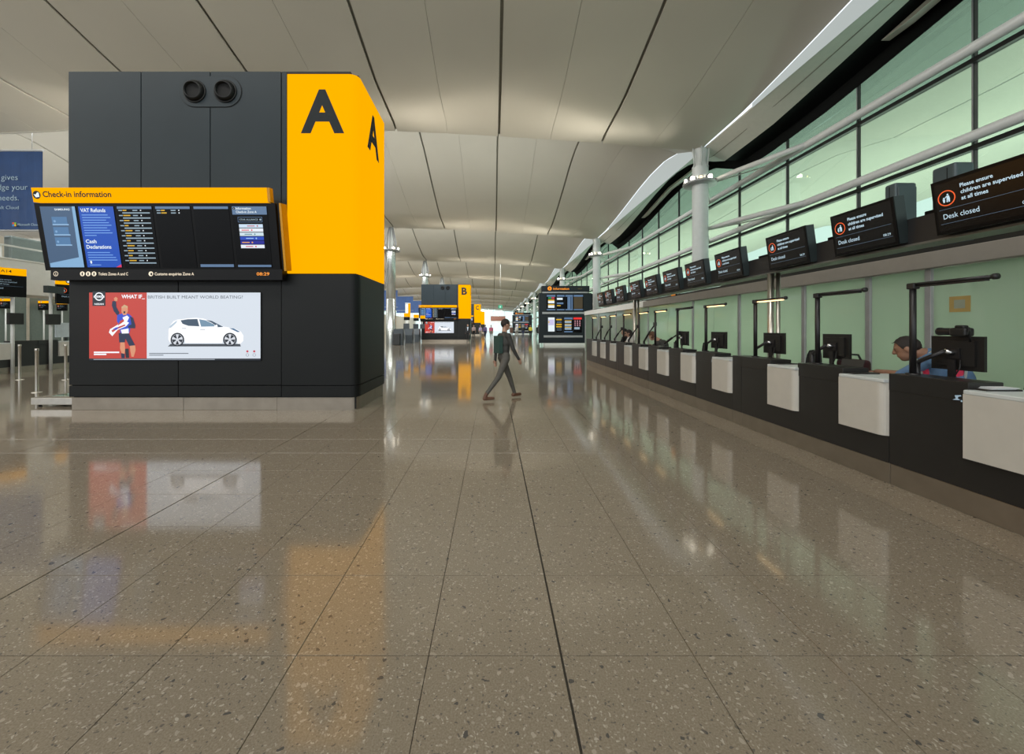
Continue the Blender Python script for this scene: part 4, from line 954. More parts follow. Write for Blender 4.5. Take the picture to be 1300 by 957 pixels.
# ------------------------------------------------------------ columns with lamp rings
M_colw = mat('column_white', (0.62, 0.66, 0.65), 0.3, var=0.03)
M_colm = mat('column_metal', (0.48, 0.50, 0.48), 0.24, 0.75, var=0.06, scale=2)
M_spot = lit('spot_lamp', (255, 244, 222), 14.0)
M_spoty = lit('spot_lamp_small', (255, 214, 140), 5.0)
def column(side, n, label):
    Y = n * BAY
    X = 9.84 if side > 0 else -9.7
    r0 = 0.35 if side > 0 else 0.46
    zt = zc(X if X < 9.8 else 9.8, 0) - 0.02
    t = thing('column', label, 'column', (X, Y, 0), 'round roof columns with lamp rings')
    m = M_colw if side > 0 else M_colm
    p = MB()
    if side > 0: p.lathe([(0, r0), (zt - 0.85, r0), (zt - 0.80, r0 + 0.015), (zt - 0.78, r0)], (X, Y, 0), (0, 0, 1), m, 32)
    else: p.lathe([(0, r0), (4.3, r0), (4.31, r0 - 0.02), (4.36, r0 - 0.02), (4.37, r0), (9.0, r0 - 0.04)], (X, Y, 0), (0, 0, 1), m, 32)
    p.build('shaft', t)
    zr = 8.45 if side > 0 else 8.95
    p = MB()
    p.lathe([(zr - 0.10, r0), (zr - 0.10, r0 + 0.36), (zr, r0 + 0.42), (zr + 0.03, r0 + 0.36), (zr + 0.03, r0)], (X, Y, 0), (0, 0, 1), M_alu, 32); p.build('lamp_ring', t)
    p = MB()
    if side > 0:
        p.lathe([(zt - 0.78, r0 - 0.02), (zt - 0.5, r0 - 0.10), (zt, r0 + 0.02)], (X, Y, 0), (0, 0, 1), M_colw, 24)
        for a in (200, 250, 300, 20, 90): p.tube([(X + (r0 + 0.0) * math.cos(R(a)), Y + r0 * math.sin(R(a)), zt - 0.85), (X + (r0 + 0.10) * math.cos(R(a)), Y + (r0 + 0.10) * math.sin(R(a)), zt + 0.02)], 0.035, M_colw, 8)
    else:
        for a in range(0, 360, 45): p.tube([(X + (r0 - 0.06) * math.cos(R(a)), Y + (r0 - 0.06) * math.sin(R(a)), 9.0), (X + (r0 + 0.04) * math.cos(R(a)), Y + (r0 + 0.04) * math.sin(R(a)), 9.7), (X + 0.16 * math.cos(R(a)), Y + 0.16 * math.sin(R(a)), zt)], 0.05, M_alu, 8)
        p.lathe([(9.0, r0 - 0.04), (9.1, 0.28), (9.9, 0.22), (zt, 0.12)], (X, Y, 0), (0, 0, 1), M_colw, 20)
    p.build('head', t)
    angs = ((215, 1), (245, 0), (180, 1), (150, 1), (280, 1)) if side > 0 else ((200, 1), (240, 1), (300, 1), (340, 1), (160, 1), (20, 1))
    for a, big in angs:
        d = Vector((math.cos(R(a)), math.sin(R(a)), 0)); c = Vector((X, Y, zr + 0.10)) + d * (r0 + 0.30)
        ax = (d + Vector((0, 0, -0.35))).normalized()
        q = MB(); rr = 0.13 if big else 0.07
        q.lathe([(-0.2, rr * 0.6), (-0.05, rr), (0.03, rr * 1.02), (0.03, rr * 0.9)], c, ax, M_alu, 14); q.tube([c, c - Vector((0, 0, 0.12))], 0.02, M_alu, 6)
        h = q.build('spotlight', t)
        q = MB(); q.lathe([(0.026, 0.0005), (0.026, rr * 0.9)], c, ax, M_spot if big else M_spoty, 14); q.build('lens', h)
    if side > 0:
        # arms bracing the glass wall and raking struts
        q = None
        for z in (8.44, 6.28):
            for dy in (-4.1, 4.1, ):
                q = MB(); q.tube([(X + 0.3, Y + 0.1 * dy / 4, z), (X + 0.75, Y + dy * 0.35, z), (11.70, Y + dy, z)], [0.07, 0.115, 0.10], M_steelw, 10); q.build('brace', t)
                q = MB(); q.tube([(X + 0.3, Y, z - 0.05), (11.68, Y + dy * 0.62, z - 0.06)], 0.03, M_steelw, 8); q.build('tie', t)
        for z in (6.28, 8.44):
            q = MB(); q.tube([(X, Y + 0.3, z - 1.9), (11.68, Y + 5.5, z)], 0.05, M_steelw, 8)
            if z < 7: pass
    return t
rl = ['nearest white round column with bright lamps, beside the green glass wall', 'second white column on the right, behind the far desk signs', 'third right-hand column, behind the information stand']
for n in range(1, 9):
    lb = rl[n - 1] if n < 4 else 'right-hand white column receding far down the hall'
    column(1, n, lb)
ll2 = ['thick metal column just right of the big kiosk', 'metal column with lamp crown rising behind kiosk B', 'small lamp-crowned column head above kiosk B']
column(-1, 1, 'metal column standing hidden behind the big near kiosk')
for n in range(2, 8):
    lb = ll2[n - 2] if n < 5 else 'distant left-hand metal column hidden mostly behind kiosk B'
    column(-1, n, lb)
# the lamps' own light: one head throws far along the lip of the ceiling, one washes the near part
def column_light(X, n, dx, power, tx, cone):
    l = bpy.data.lights.new('column_spot', 'SPOT'); l.energy = power; l.spot_size = R(cone); l.spot_blend = 1.0; l.color = (1.0, 0.93, 0.81); l.shadow_soft_size = 0.2
    o = bpy.data.objects.new('column_spot', l); COL.objects.link(o); o.location = (X + dx * 0.95, n * BAY - 0.5, 8.75 if X > 0 else 9.2)
    d = Vector((tx, n * BAY - 1.9, zc(tx, 17.2))) - o.location
    o.rotation_euler = d.to_track_quat('-Z', 'Y').to_euler()
for n in range(1, 5):
    for X, dx in ((9.84, -1), (-9.7, 1), (-9.7, -1)):
        for r, pw, cone in ((12.0, 2500, 32), (9.0, 1150, 38), (6.0, 380, 50), (3.4, 90, 75)):
            column_light(X, n, dx, pw, X + dx * (r + 0.9), cone)

# ------------------------------------------------------------ things on and behind the counter
t = thing('laptop', 'open dark laptop on the desk in front of the bending man', 'laptop', (4.5, 4.9, 1.0))
fr = Frame((4.40, 5.06, 1.012), (0, -1, 0), (0.25, 0, 0.97))
p = MB(); p.fslab(fr, 0.0, 0.30, 0.0, 0.20, -0.004, 0.006, mat('laptop_lid', (0.035, 0.036, 0.034), 0.4)); p.build('lid', t)
p = MB(); p.rbox(4.41, 4.63, 4.77, 5.06, 1.0, 1.015, M_mon, 0.004); p.build('keyboard_base', t)
t = thing('camera', 'black camera with thick lens lying on top of the nearest monitor', 'camera', (4.52, 3.86, 1.517))
p = MB(); p.rbox(4.46, 4.56, 3.76, 3.90, 1.517, 1.60, M_mon, 0.02, 3); p.rbox(4.48, 4.54, 3.79, 3.87, 1.59, 1.625, M_mon, 0.015, 3); p.build('body', t)
p = MB(); p.lathe([(0, 0.03), (0.03, 0.036), (0.08, 0.036), (0.11, 0.04), (0.125, 0.04), (0.125, 0.0)], (4.51, 3.90, 1.562), (0, 1, 0), M_lamp, 18); p.build('lens', t)
p = MB(); p.tube([(4.50, 3.76, 1.60), (4.48, 3.745, 1.57), (4.48, 3.74, 1.52), (4.5, 3.75, 1.47)], 0.008, M_lamp, 6); p.build('strap', t)
p = MB(); p.rbox(4.46, 4.74, 5.00, 5.36, 1.0, 1.20, mat('dark_red_bag', (0.045, 0.010, 0.014), 0.6), 0.06, 3); bg_ = MB()
t = thing('bag', 'dark-red bag on the desk under the second monitor', 'bag', (4.66, 5.2, 1.0))
p = MB(); p.rbox(4.60, 4.80, 5.02, 5.36, 1.0, 1.19, mat('dark_red_bag', (0.045, 0.010, 0.014), 0.6), 0.05, 3); p.build('pouch', t)
p = MB(); p.tube([(4.7, 5.08, 1.18), (4.7, 5.12, 1.25), (4.7, 5.26, 1.25), (4.7, 5.30, 1.18)], 0.012, M_mon, 8); p.build('handle', t)
p = MB()
for k in range(4): p.box(4.14 + 0.006 * k, 4.34 + 0.006 * k, 3.30 - 0.005 * k, 3.42 - 0.005 * k, 1.0855 + 0.004 * k, 1.0885 + 0.004 * k, mat('paper_white', (0.66, 0.68, 0.70), 0.6))
tag(p.build('papers', None, (4.24, 3.36, 1.0855)), 'stack of white papers beside the nearest white ledge', 'papers')
M_chair = mat('chair_fabric', (0.016, 0.018, 0.018), 0.75)
def chair(x, y, yaw, h, label):
    t = thing('office_chair', label, 'chair', (0, 0, 0), 'office chairs behind the desks')
    p = MB(); p.rbox(-0.24, 0.24, -0.24, 0.24, h, h + 0.08, M_chair, 0.035, 3); p.build('seat', t)
    bm_ = MB(); vs = []; nu, nv = 7, 7
    for side in (0, 1):
        for j in range(nv):
            for i in range(nu):
                u = -1 + 2 * i / (nu - 1); v = j / (nv - 1)
                wd = 0.22 * (1 - 0.25 * (abs(v - 0.45) ** 2) * 2.2) * (1 if v < 0.8 else 1 - (v - 0.8) * 1.4)
                vs.append((u * wd, -0.24 - 0.05 * v + 0.05 * u * u - side * 0.05, h + 0.16 + 0.50 * v - 0.02 * u * u))
    fs = []; o = nu * nv
    for j in range(nv - 1):
        for i in range(nu - 1):
            a = j * nu + i; fs += [(a, a + 1, a + nu + 1, a + nu), (o + a, o + a + nu, o + a + nu + 1, o + a + 1)]
    for j in range(nv - 1):
        for i in (0, nu - 1): a = j * nu + i; fs.append((a, a + nu, o + a + nu, o + a))
    for i in range(nu - 1):
        for j in (0, nv - 1): a = j * nu + i; fs.append((a, a + 1, o + a + 1, o + a))
    bm_.add(vs, fs, M_chair, True); bm_.build('backrest', t)
    p = MB(); p.box(-0.03, 0.03, -0.30, -0.27, h - 0.02, h + 0.35, M_lamp); p.box(-0.03, 0.03, -0.30, 0, h - 0.03, h, M_lamp); p.build('back_support', t)
    p = MB(); p.tube([(0, 0, 0.1), (0, 0, h)], 0.03, M_steel, 10); p.build('gas_lift', t)
    p = MB()
    for k in range(5): a = R(72 * k); p.tube([(0, 0, 0.10), (0.28 * math.cos(a), 0.28 * math.sin(a), 0.07)], 0.022, M_lamp, 8)
    p.build('base', t)
    for k in range(5):
        a = R(72 * k); q = MB(); q.lathe([(-0.02, 0.0), (-0.02, 0.03), (0.02, 0.03), (0.02, 0.0)], (0.28 * math.cos(a), 0.28 * math.sin(a), 0.03), (-math.sin(a), math.cos(a), 0), M_lamp, 10); q.build('castor', t)
    t.location = (x, y, 0); t.rotation_euler = (0, 0, yaw)
    return t
chair(5.35, 7.0, R(75), 0.56, 'empty black office chair behind the third desk, next to a lit lamp')
chair(5.06, 4.02, R(28), 0.62, 'black office chair under the bending man')
chair(5.35, 10.6, R(70), 0.56, 'black office chair behind the woman with brown hair')
# ------------------------------------------------------------ left-hand check-in island
LX = -17.0
for y, lb in ((14.1, 'check-in desk with white panel at the left edge of the photo'), (16.08, 'black check-in desk on the left, half hidden by the big kiosk')):
    d = dup(pd, Vector((LX, y, 0)), lb, R(180)); d['group'] = 'check-in desks of the left-hand island'
t = thing('counter_filler', 'black counter section between the two left-hand desks', 'counter panel', (LX, 14.1, 0))
p = MB(); p.rbox(LX - 0.05, LX - 0.01, 14.103, 14.857, 0, 0.208, M_plinth, 0.004); p.build('plinth', t)
p = MB(); p.rbox(LX - 0.35, LX, 14.103, 14.857, 0.212, 1.133, M_cblk, 0.005); p.build('cabinet', t)
ic = bpy.data.objects.new('wall_island', None); COL.objects.link(ic); ic['kind'] = 'structure'
p = MB(); p.rbox(-18.3, -18.0, 9, 60, 2.87, 4.14, M_paleg, 0.01); p.build('fascia', ic)
p = MB(); p.rbox(-18.35, -17.98, 9, 60, 4.14, 4.2, M_white, 0.01); p.build('coping', ic)
p = MB(); p.box(-21, -18.3, 9, 60, 2.95, 3.05, M_white); p.build('soffit', ic)
p = MB()
for k in range(18): p.box(-18.6, -18.56, 9 + k * 1.5, 9.04 + k * 1.5, 4.2, 4.75, M_steelw)
p.box(-18.62, -18.54, 9, 35, 4.72, 4.78, M_steelw); p.build('railing', ic)
p = MB(); p.rbox(-25, -24.6, 6, 19.0, 4.0, 6.2, M_white, 0.2, 4); p.build('mezzanine_front', ic)
p = MB(); p.box(-36, -35.6, 6, 60, 4.6, 8.2, M_beige); p.box(-36.1, -35.7, 6, 60, 0, 4.6, mat('teal_grey_wall', (0.13, 0.165, 0.145), 0.4)); p.build('rear_panel', ic)
for k in range(16): q = MB(); q.box(-35.68, -35.6, 8 + 3.2 * k, 8.15 + 3.2 * k, 0, 4.6, M_beige if k % 2 else M_steelw); q.build('mullion', ic)
p = MB(); p.rbox(-24.9, -24.5, 20.2, 30, 4.2, 6.3, mat('grey_green_box', (0.12, 0.15, 0.14), 0.5), 0.1); p.build('plant_box', ic)

def zone_sign(xr, yr, zt, number, label, s=1.0, ang=25):
    """yellow-topped sign; (xr, yr) is its right-hand bottom corner"""
    r = Vector((math.sin(R(ang)), math.cos(R(ang)), 0)); W, Ht = 1.05 * s, 0.99 * s
    t = thing('zone_sign', label, 'desk sign', (xr, yr, zt - Ht), 'yellow-topped signs over the left-hand desks')
    fr = Frame(Vector((xr, yr, zt - Ht)) - r * W, r, (0, 0, 1))
    p = MB(); p.fslab(fr, 0, W, 0, 0.745 * s, -0.12, 0, M_bez); p.build('screen', t)
    p = MB(); p.fslab(fr, 0, W, 0.75 * s, Ht, -0.12, 0.005, M_yel); h = p.build('header', t)
    q = MB(); arrow_icon(q, fr, W - 0.72 * s, 0.875 * s, 0.075 * s, T_w, M_let, 0.006)
    if number: q.text(fr, number, W - 0.60 * s, 0.83 * s, 0.095 * s, M_let, 0.008, 0.25 * s, 'l', 0.01)
    q.build('lettering', h)
    if s < 1:
        p = MB(); p.tube([fr.P(W * 0.5, -0.01, -0.06) * 1.0, Vector((*fr.P(W * 0.5, 0, -0.06).xy, 0))], 0.05, M_steelw, 8); p.build('pole', t)
    q = MB(); q.ring(fr, W - 0.86 * s, 0.52 * s, 0.085 * s, 0.098 * s, 0.004, M_or, 20); child_icon(q, fr, W - 0.86 * s, 0.52 * s, 0.08 * s, T_s, 0.004)
    for k, wd in enumerate((0.36, 0.5, 0.3)): q.text(fr, ('Please ensure', 'children are supervised', 'at all times')[k], W - 0.68 * s, (0.56 - 0.075 * k) * s, 0.045 * s, T_wd, 0.004, wd * s * 0.9)
    q.quad(fr, 0.1 * s, W - 0.08 * s, 0.36 * s, 0.365 * s, 0.004, T_dim)
    q.text(fr, 'Desk closed', W - 0.90 * s, 0.26 * s, 0.055 * s, T_wd, 0.004, 0.36 * s); q.build('display', t.children[0])
    return t
zone_sign(-16.5, 14.07, 3.66, 'A14', 'yellow and black desk sign lettered A14 at the left edge')
zone_sign(-16.3, 16.2, 3.52, '', 'yellow-topped desk sign half hidden behind the big near kiosk')
t = thing('sign_beam', 'short dark beam end left of the half-hidden left-hand desk sign', 'beam', (-16.7, 15, 2.92))
p = MB(); p.box(-16.85, -16.65, 14.9, 18.0, 2.92, 3.18, M_sbox); p.build('channel', t)
for i, (x, y, lb) in enumerate(((-16.95, 14.03, 'pale post with a small dark screen below the A14 sign'), (-16.95, 15.24, 'pale post with a small dark screen left of the big kiosk'))):
    t = thing('sign_post', lb, 'post', (x, y, 0), 'posts on the left-hand desks')
    p = MB(); p.tube([(x, y, 0), (x, y, 2.92)], 0.052, M_steelw, 12); p.build('shaft', t)
    p = MB(); p.rbox(x + 0.05, x + 0.15, y - 0.22, y + 0.22, 1.72, 2.12, M_mon, 0.01); p.build('screen', t)
for i, (x, yy, lb) in enumerate(((13, 33, 'distant yellow-topped sign seen under the A14 sign'), (61, 34, 'distant yellow-topped sign between the two pale posts'), (84, 33, 'distant yellow-topped sign beside the left edge of the kiosk'))):
    Yd = -34.8 * F / (x - 626); zone_sign(-34.8, Yd, 3.70, '', lb, 0.72, 88)
t = thing('monitor', 'pale white screen on the left desk beside the kiosk edge', 'monitor', (-17.3, 16.3, 1.0))
p = MB(); p.rbox(-17.36, -17.3, 15.75, 16.6, 1.22, 1.8, mat('pale_screen', (0.55, 0.62, 0.66), 0.4), 0.01); p.build('casing', t)
p = MB(); p.box(-17.36, -17.32, 16.1, 16.2, 1.0, 1.25, M_lamp); p.build('stand', t)

# barrier posts and the low steel plinth beside the kiosk
for x, y, lb in ((-14.57, 12.24, 'slim steel barrier post, leftmost of three'), (-11.3, 9.85, 'slim steel barrier post nearest the camera, behind the low steel plinth'), (-13.15, 12.24, 'slim steel barrier post closest to the kiosk edge')):
    t = thing('barrier_post', lb, 'barrier post', (x, y, 0), 'steel barrier posts left of the kiosk')
    p = MB(); p.lathe([(0.02, 0.034), (1.02, 0.034), (1.03, 0.04), (1.075, 0.04), (1.09, 0.03), (1.09, 0.0)], (x, y, 0), (0, 0, 1), M_steel, 16); p.build('shaft', t)
    p = MB(); p.lathe([(0, 0.10), (0.012, 0.10), (0.022, 0.04)], (x, y, 0), (0, 0, 1), M_steel, 20); p.build('foot', t)
t = thing('steel_plinth', 'low steel plinth on small feet beside the left edge of the near kiosk', 'plinth', (-8.95, 8.0, 0))
p = MB(); p.rbox(-9.30, -8.44, 8.0, 8.62, 0.05, 0.19, M_steel, 0.008); p.build('tray', t)
p = MB(); p.box(-9.12, -8.6, 8.2, 8.6, 0.19, 0.196, clear_glass('plinth_glass', (0.7, 0.78, 0.78), 0.2)); p.build('glass_top', t)
p = MB(); p.box(-8.435, -8.30, 8.02, 8.6, 0.03, 0.19, M_gap); p.build('end_block', t)
for a, b in ((-9.2, 8.08), (-8.5, 8.08), (-9.2, 8.55), (-8.5, 8.55)):
    p = MB(); p.lathe([(0, 0.03), (0.05, 0.022)], (a, b, 0), (0, 0, 1), M_gap, 10); p.build('foot', t)

# ------------------------------------------------------------ hanging banners on the left
M_ban = mat('banner_blue', (0.014, 0.055, 0.175), 0.6, var=0.12, scale=1.2)
def banner(Y, label, first):
    xr = -22.1; xl = xr - 9.0
    t = thing('banner', label, 'banner', ((xl + xr) / 2, Y, 6.3), 'blue banners hanging on the left')
    fr = Frame((xr, Y, 6.35), (1, 0, 0), (0, 0, 1)); H = 3.95
    mb = MB(); n = 24; vs = []
    for k in range(n + 1):
        u = -9.0 * k / n; wv = 0.03 * math.sin(k * 1.7) + 0.02 * math.sin(k * 0.6)
        vs += [fr.P(u, 0.05, wv * 1.3), fr.P(u, H - 0.05, wv * 0.3)]
    vs2 = [Vector(v) + Vector((0, 0.02, 0)) for v in vs]
    fs = [(2 * k, 2 * k + 1, 2 * k + 3, 2 * k + 2) for k in range(n)]; o = len(vs)
    mb.add(vs + vs2, fs + [tuple(o + q for q in f) for f in fs], M_ban); c = mb.build('cloth', t)
    for v in (0, H - 0.04):
        p = MB(); p.tube([fr.P(-9.05, v + 0.02, 0), fr.P(0.05, v + 0.02, 0)], 0.05, M_alu, 8); p.build('batten', t)
    for u in (-8.5, -0.5):
        p = MB(); p.tube([fr.P(u, H, 0), Vector((xr + u, Y, min(zc(xr + u, Y % BAY), 13.5)))], 0.012, M_alu, 6); p.build('wire', t)
    if first:
        g = MB(); tm = mat('banner_print', (0.42, 0.58, 0.68), 0.6); wv = 0.09
        g.text(fr, 'l gives', -1.10, 2.46, 0.29, tm, wv, 0.99, 'r', -0.01); g.text(fr, 'to bridge your', -0.60, 2.03, 0.30, tm, wv, 2.35, 'r', -0.012) if False else None
        g.text(fr, 'l gives', -1.10, 2.46, 0.29, tm, wv, 0.93, 'r', -0.01) if False else None
        g.text(fr, 'dge your', -0.62, 1.98, 0.29, tm, wv, 1.45, 'r', -0.01)
        g.text(fr, 'needs.', -1.05, 1.46, 0.29, tm, wv, 1.0, 'r', -0.01)
        g.text(fr, 'soft Cloud', -1.05, 1.04, 0.17, tm, wv, 1.1, 'r', -0.01)
        for a, b, col in ((0, 1, (216, 84, 40)), (1, 1, (120, 180, 40)), (0, 0, (40, 140, 220)), (1, 0, (240, 180, 30))):
            g.quad(fr, -1.36 + a * 0.10, -1.27 + a * 0.10, 0.20 + b * 0.10, 0.29 + b * 0.10, wv, mat('logo_%d%d' % (a, b), s2l(*col), 0.6))
        g.text(fr, 'Microsoft Cloud', -1.10, 0.23, 0.12, tm, wv, 1.02, 'l', 0.0)
        g.build('print', c)
    return t
banner(19.5, 'large blue hanging banner with white lettering, cut by the left edge', True)
for k, lb in ((92, 'first of three far blue banners right of the metal column'), (110, 'far blue banner behind the check-in machines'), (128, 'farthest blue banner, beside kiosk B')):
    banner(k, lb, False)

# ------------------------------------------------------------ information stand on the right
def info_stand(Y, x_shift, label, detail):
    Yr = 35.9
    def W(zx, zy):
        v = px(680 + zx * 0.0888, 355 + zy * 0.0888, Yr); return v.x, v.z
    fr = Frame((x_shift, Y, 0), (1, 0, 0), (0, 0, 1))
    x0, z1 = W(60, 85); x1, z0 = W(815, 905)
    t = thing('information_stand', label, 'information stand', (x_shift + (x0 + x1) / 2, Y, 0), 'information stands down the hall')
    NV = mat('stand_navy', (0.012, 0.018, 0.022), 0.4, var=0.04, spec=0.25)
    def B(mb, a, b, c, d, w0, w1, m):
        u0, v1 = W(a, b); u1, v0 = W(c, d); mb.fslab(fr, u0, u1, max(0, v0), v1, w0, w1, m)
    def Q(mb, a, b, c, d, wv, m):
        u0, v1 = W(a, b); u1, v0 = W(c, d); mb.quad(fr, u0, u1, v0, v1, wv, m)
    p = MB(); B(p, 130, 905, 700, 960, -0.5, -0.02, M_paleg); p.build('base', t)
    p = MB(); B(p, 50, 190, 800, 905, -0.6, 0.0, NV); p.build('body', t)
    p = MB(); B(p, 85, 90, 765, 172, -0.5, 0.12, NV); h = p.build('header', t)
    p = MB(); B(p, 700, 200, 820, 700, -0.62, -0.10, NV); p.build('side_panel', t)
    for a in ((95, 175, 745, 192), (95, 462, 690, 490), (115, 795, 670, 825)):
        p = MB(); B(p, *a, 0.0, 0.08, M_alu); p.build('shelf', t)
    g = MB(); u, v = W(198, 127); g.disc(fr, u, v, 0.19, 0.19, 0.125, T_led, 20); g.text(fr, 'i', u, v - 0.10, 0.21, M_let, 0.13, None, 'c', 0.04)
    u, v = W(250, 145); g.text(fr, 'Information', u, v, 0.20, T_led, 0.125, 1.42, 'l', 0.02)
    u, v = W(600, 140); g.text(fr, '08:29', u, v, 0.12, lit('clock_dim', (96, 82, 40), 0.9), 0.125, 0.36); g.build('lettering', h)
    for (a, b, c, d) in ((155, 215, 285, 440), (300, 215, 415, 440), (420, 215, 535, 440), (540, 215, 680, 440), (178, 540, 270, 740), (290, 540, 385, 750), (405, 540, 530, 755), (540, 540, 660, 755)):
        p = MB(); B(p, a, b, c, d, 0, 0.03, M_scr); s = p.build('screen', t)
        g = MB(); wv = 0.035
        top = b < 400
        if top: Q(g, a + 4, b + 4, c - 4, b + 28, wv, T_hd); Q(g, a + 4, d - 20, c - 4, d - 4, wv, T_hd)
        if (a, b) == (155, 215):
            Q(g, 178, 248, 225, 275, wv, lit('tile_green', (20, 130, 80), 0.8)); Q(g, 225, 248, 268, 275, wv, lit('tile_red', (190, 50, 70), 0.8))
            for yy in (285, 350): Q(g, 178, yy, 268, yy + 18, wv, T_y); Q(g, 178, yy + 18, 268, yy + 52, wv, T_w)
        elif (a, b) == (300, 215): Q(g, 304, 260, 385, 288, wv, T_w); Q(g, 304, 325, 395, 350, wv, T_hd); Q(g, 304, 365, 355, 378, wv, T_y)
        elif (a, b) == (420, 215): Q(g, 455, 245, 500, 420, wv, T_hd); Q(g, 510, 245, 528, 420, wv, T_hd)
        elif (a, b) == (540, 215): Q(g, 545, 245, 670, 415, wv, lit('map_brown', (70, 58, 38), 0.8))
        elif (a, b) == (178, 540): Q(g, 178, 540, 270, 740, wv, T_w); Q(g, 182, 570, 262, 650, wv + 0.004, lit('leaflet_lilac', (196, 190, 226), 0.9)); Q(g, 182, 590, 196, 620, wv + 0.008, T_y)
        elif (a, b) == (290, 540):
            for yy in (562, 630, 662): Q(g, 294, yy, 372, yy + 18, wv, T_y)
            for yy in (548, 595, 610, 690, 715): Q(g, 300, yy, 372, yy + 8, wv, T_dim)
        elif (a, b) == (405, 540):
            Q(g, 408, 540, 528, 568, wv, T_hd)
            for yy in (590, 640, 685): Q(g, 415, yy, 510, yy + 30, wv, T_wd); Q(g, 415, yy - 8, 515, yy, wv, T_y)
            Q(g, 408, 735, 528, 752, wv, T_hd)
        else:
            Q(g, 540, 540, 658, 568, wv, lit('header_red', (232, 40, 40), 0.9))
            for r in range(5):
                for q in range(3): Q(g, 555 + 34 * q, 582 + 18 * r, 572 + 34 * q, 592 + 18 * r, wv, lit('price_pink', (206, 150, 160), 0.8))
            Q(g, 552, 678, 628, 710, wv, T_wd)
        g.build('display', s)
    return t
info_stand(35.9, 0, 'tall dark information stand with two rows of screens, left of the counter end', True)
info_stand(98, 0.6, 'far small information stand in the middle distance', False)

# ------------------------------------------------------------ self-service machines by the left columns
M_mac = mat('machine_dark', (0.035, 0.045, 0.055), 0.4); M_macl = mat('machine_light', (0.40, 0.43, 0.44), 0.35, 0.3)
def machine(x, y, label):
    t = thing('check_in_machine', label, 'check-in machine', (x, y, 0), 'self-service machines left of kiosk B')
    fs = Frame((x, y, 0), (0, 1, 0), (0, 0, 1))          # seen from the side, +Y to the right
    side = [(-0.55, 0.0), (0.35, 0.0), (0.5, 0.5), (0.35, 0.9), (0.1, 1.5), (-0.15, 1.5), (-0.5, 0.85)]
    p = MB(); p.fprism(Frame((x, y, 0), (0, 1, 0), (0, 0, 1)), side, -0.85, 0.0, M_mac); p.build('body', t)
    for w0 in (0.0, -0.91):
        p = MB(); p.fprism(fs, [(0.30, 0.0), (0.42, 0.0), (0.60, 0.5), (0.45, 0.95), (0.18, 1.55), (0.08, 1.55), (0.32, 0.9), (0.45, 0.5)], w0, w0 + 0.06, M_macl); p.build('side_trim', t)
    p = MB(); p.rbox(x - 0.1, x + 0.85, y - 0.3, y - 0.2, 1.5, 2.05, M_mac, 0.03) if False else p.rbox(x + 0.05, x + 0.6, y - 0.15, y - 0.08, 1.5, 2.0, M_mac, 0.02); p.build('screen', t)
    p = MB(); p.tube([(x + 0.3, y - 0.05, 1.5), (x + 0.3, y - 0.05, 2.6)], 0.04, M_steelw, 8); p.build('pole', t)
    p = MB(); p.rbox(x + 0.08, x + 0.62, y - 0.14, y - 0.02, 2.62, 2.95, M_yel, 0.02); hd = p.build('sign', t); hd['label'] = 'yellow top sign'
    p = MB(); p.rbox(x + 0.08, x + 0.62, y - 0.14, y - 0.02, 2.30, 2.61, M_bez, 0.02); p.build('sign_panel', t)
    return t
m0 = machine(-8.4, 37.2, 'self-service machine nearest the thick metal column')
for x, y, lb in ((-8.3, 41.2, 'middle self-service machine of the three by kiosk B'), (-8.15, 44.2, 'self-service machine next to the left edge of kiosk B')):
    dup(m0, Vector((x, y, 0)), lb)
t = thing('column_planter', 'black box bin at the foot of the thick metal column', 'bin', (-9.4, 37.2, 0))
p = MB(); p.rbox(-9.15, -8.55, 36.4, 37.0, 0.02, 1.02, M_black, 0.03); p.build('casing', t)
p = MB(); p.rbox(-9.13, -8.57, 36.42, 36.98, 1.02, 1.06, M_mon, 0.02); p.build('lid', t)
t = thing('sign_pylon', 'slim white and yellow pylon sign behind the check-in machines', 'sign', (-10.7, 50, 0))
c = px(517, 416, 50)
p = MB(); p.rbox(c.x - 0.25, c.x + 0.12, 50, 50.2, 0, 4.6, M_white, 0.02); p.build('post', t)
p = MB(); p.rbox(c.x + 0.13, c.x + 0.36, 49.98, 50.2, 2.9, 4.65, M_yel, 0.02); p.build('face', t)
p = MB(); p.rbox(c.x - 0.27, c.x + 0.38, 49.97, 50.21, 4.65, 4.72, M_white, 0.01); p.build('cap', t)

# emergency exit sign hanging in the distance
c = px(635.2, 391.5, 60)
t = thing('exit_sign', 'small green exit sign hanging in the far middle of the hall', 'sign', (c.x, 60, c.z))
p = MB(); p.rbox(c.x - 0.29, c.x + 0.29, 60, 60.08, c.z, c.z + 0.5, lit('exit_green', (0, 168, 120), 0.95), 0.05, 3); p.build('panel', t)
p = MB(); fr = Frame((c.x, 59.995, c.z + 0.25), (1, 0, 0), (0, 0, 1)); p.disc(fr, -0.02, 0.12, 0.035, 0.035, 0.003, T_w, 10); p.poly(fr, [(-0.12, -0.15), (-0.04, -0.02), (-0.1, 0.06), (0.02, 0.08), (0.1, 0.02), (0.04, -0.04), (0.08, -0.16), (0.03, -0.16), (-0.01, -0.06), (-0.08, -0.17)], 0.003, T_w); p.build('symbol', t)
p = MB(); p.tube([(c.x, 60.04, c.z + 0.5), (c.x, 60.04, zc(c.x, 60 % BAY))], 0.015, M_steelw, 6); p.build('rod', t)
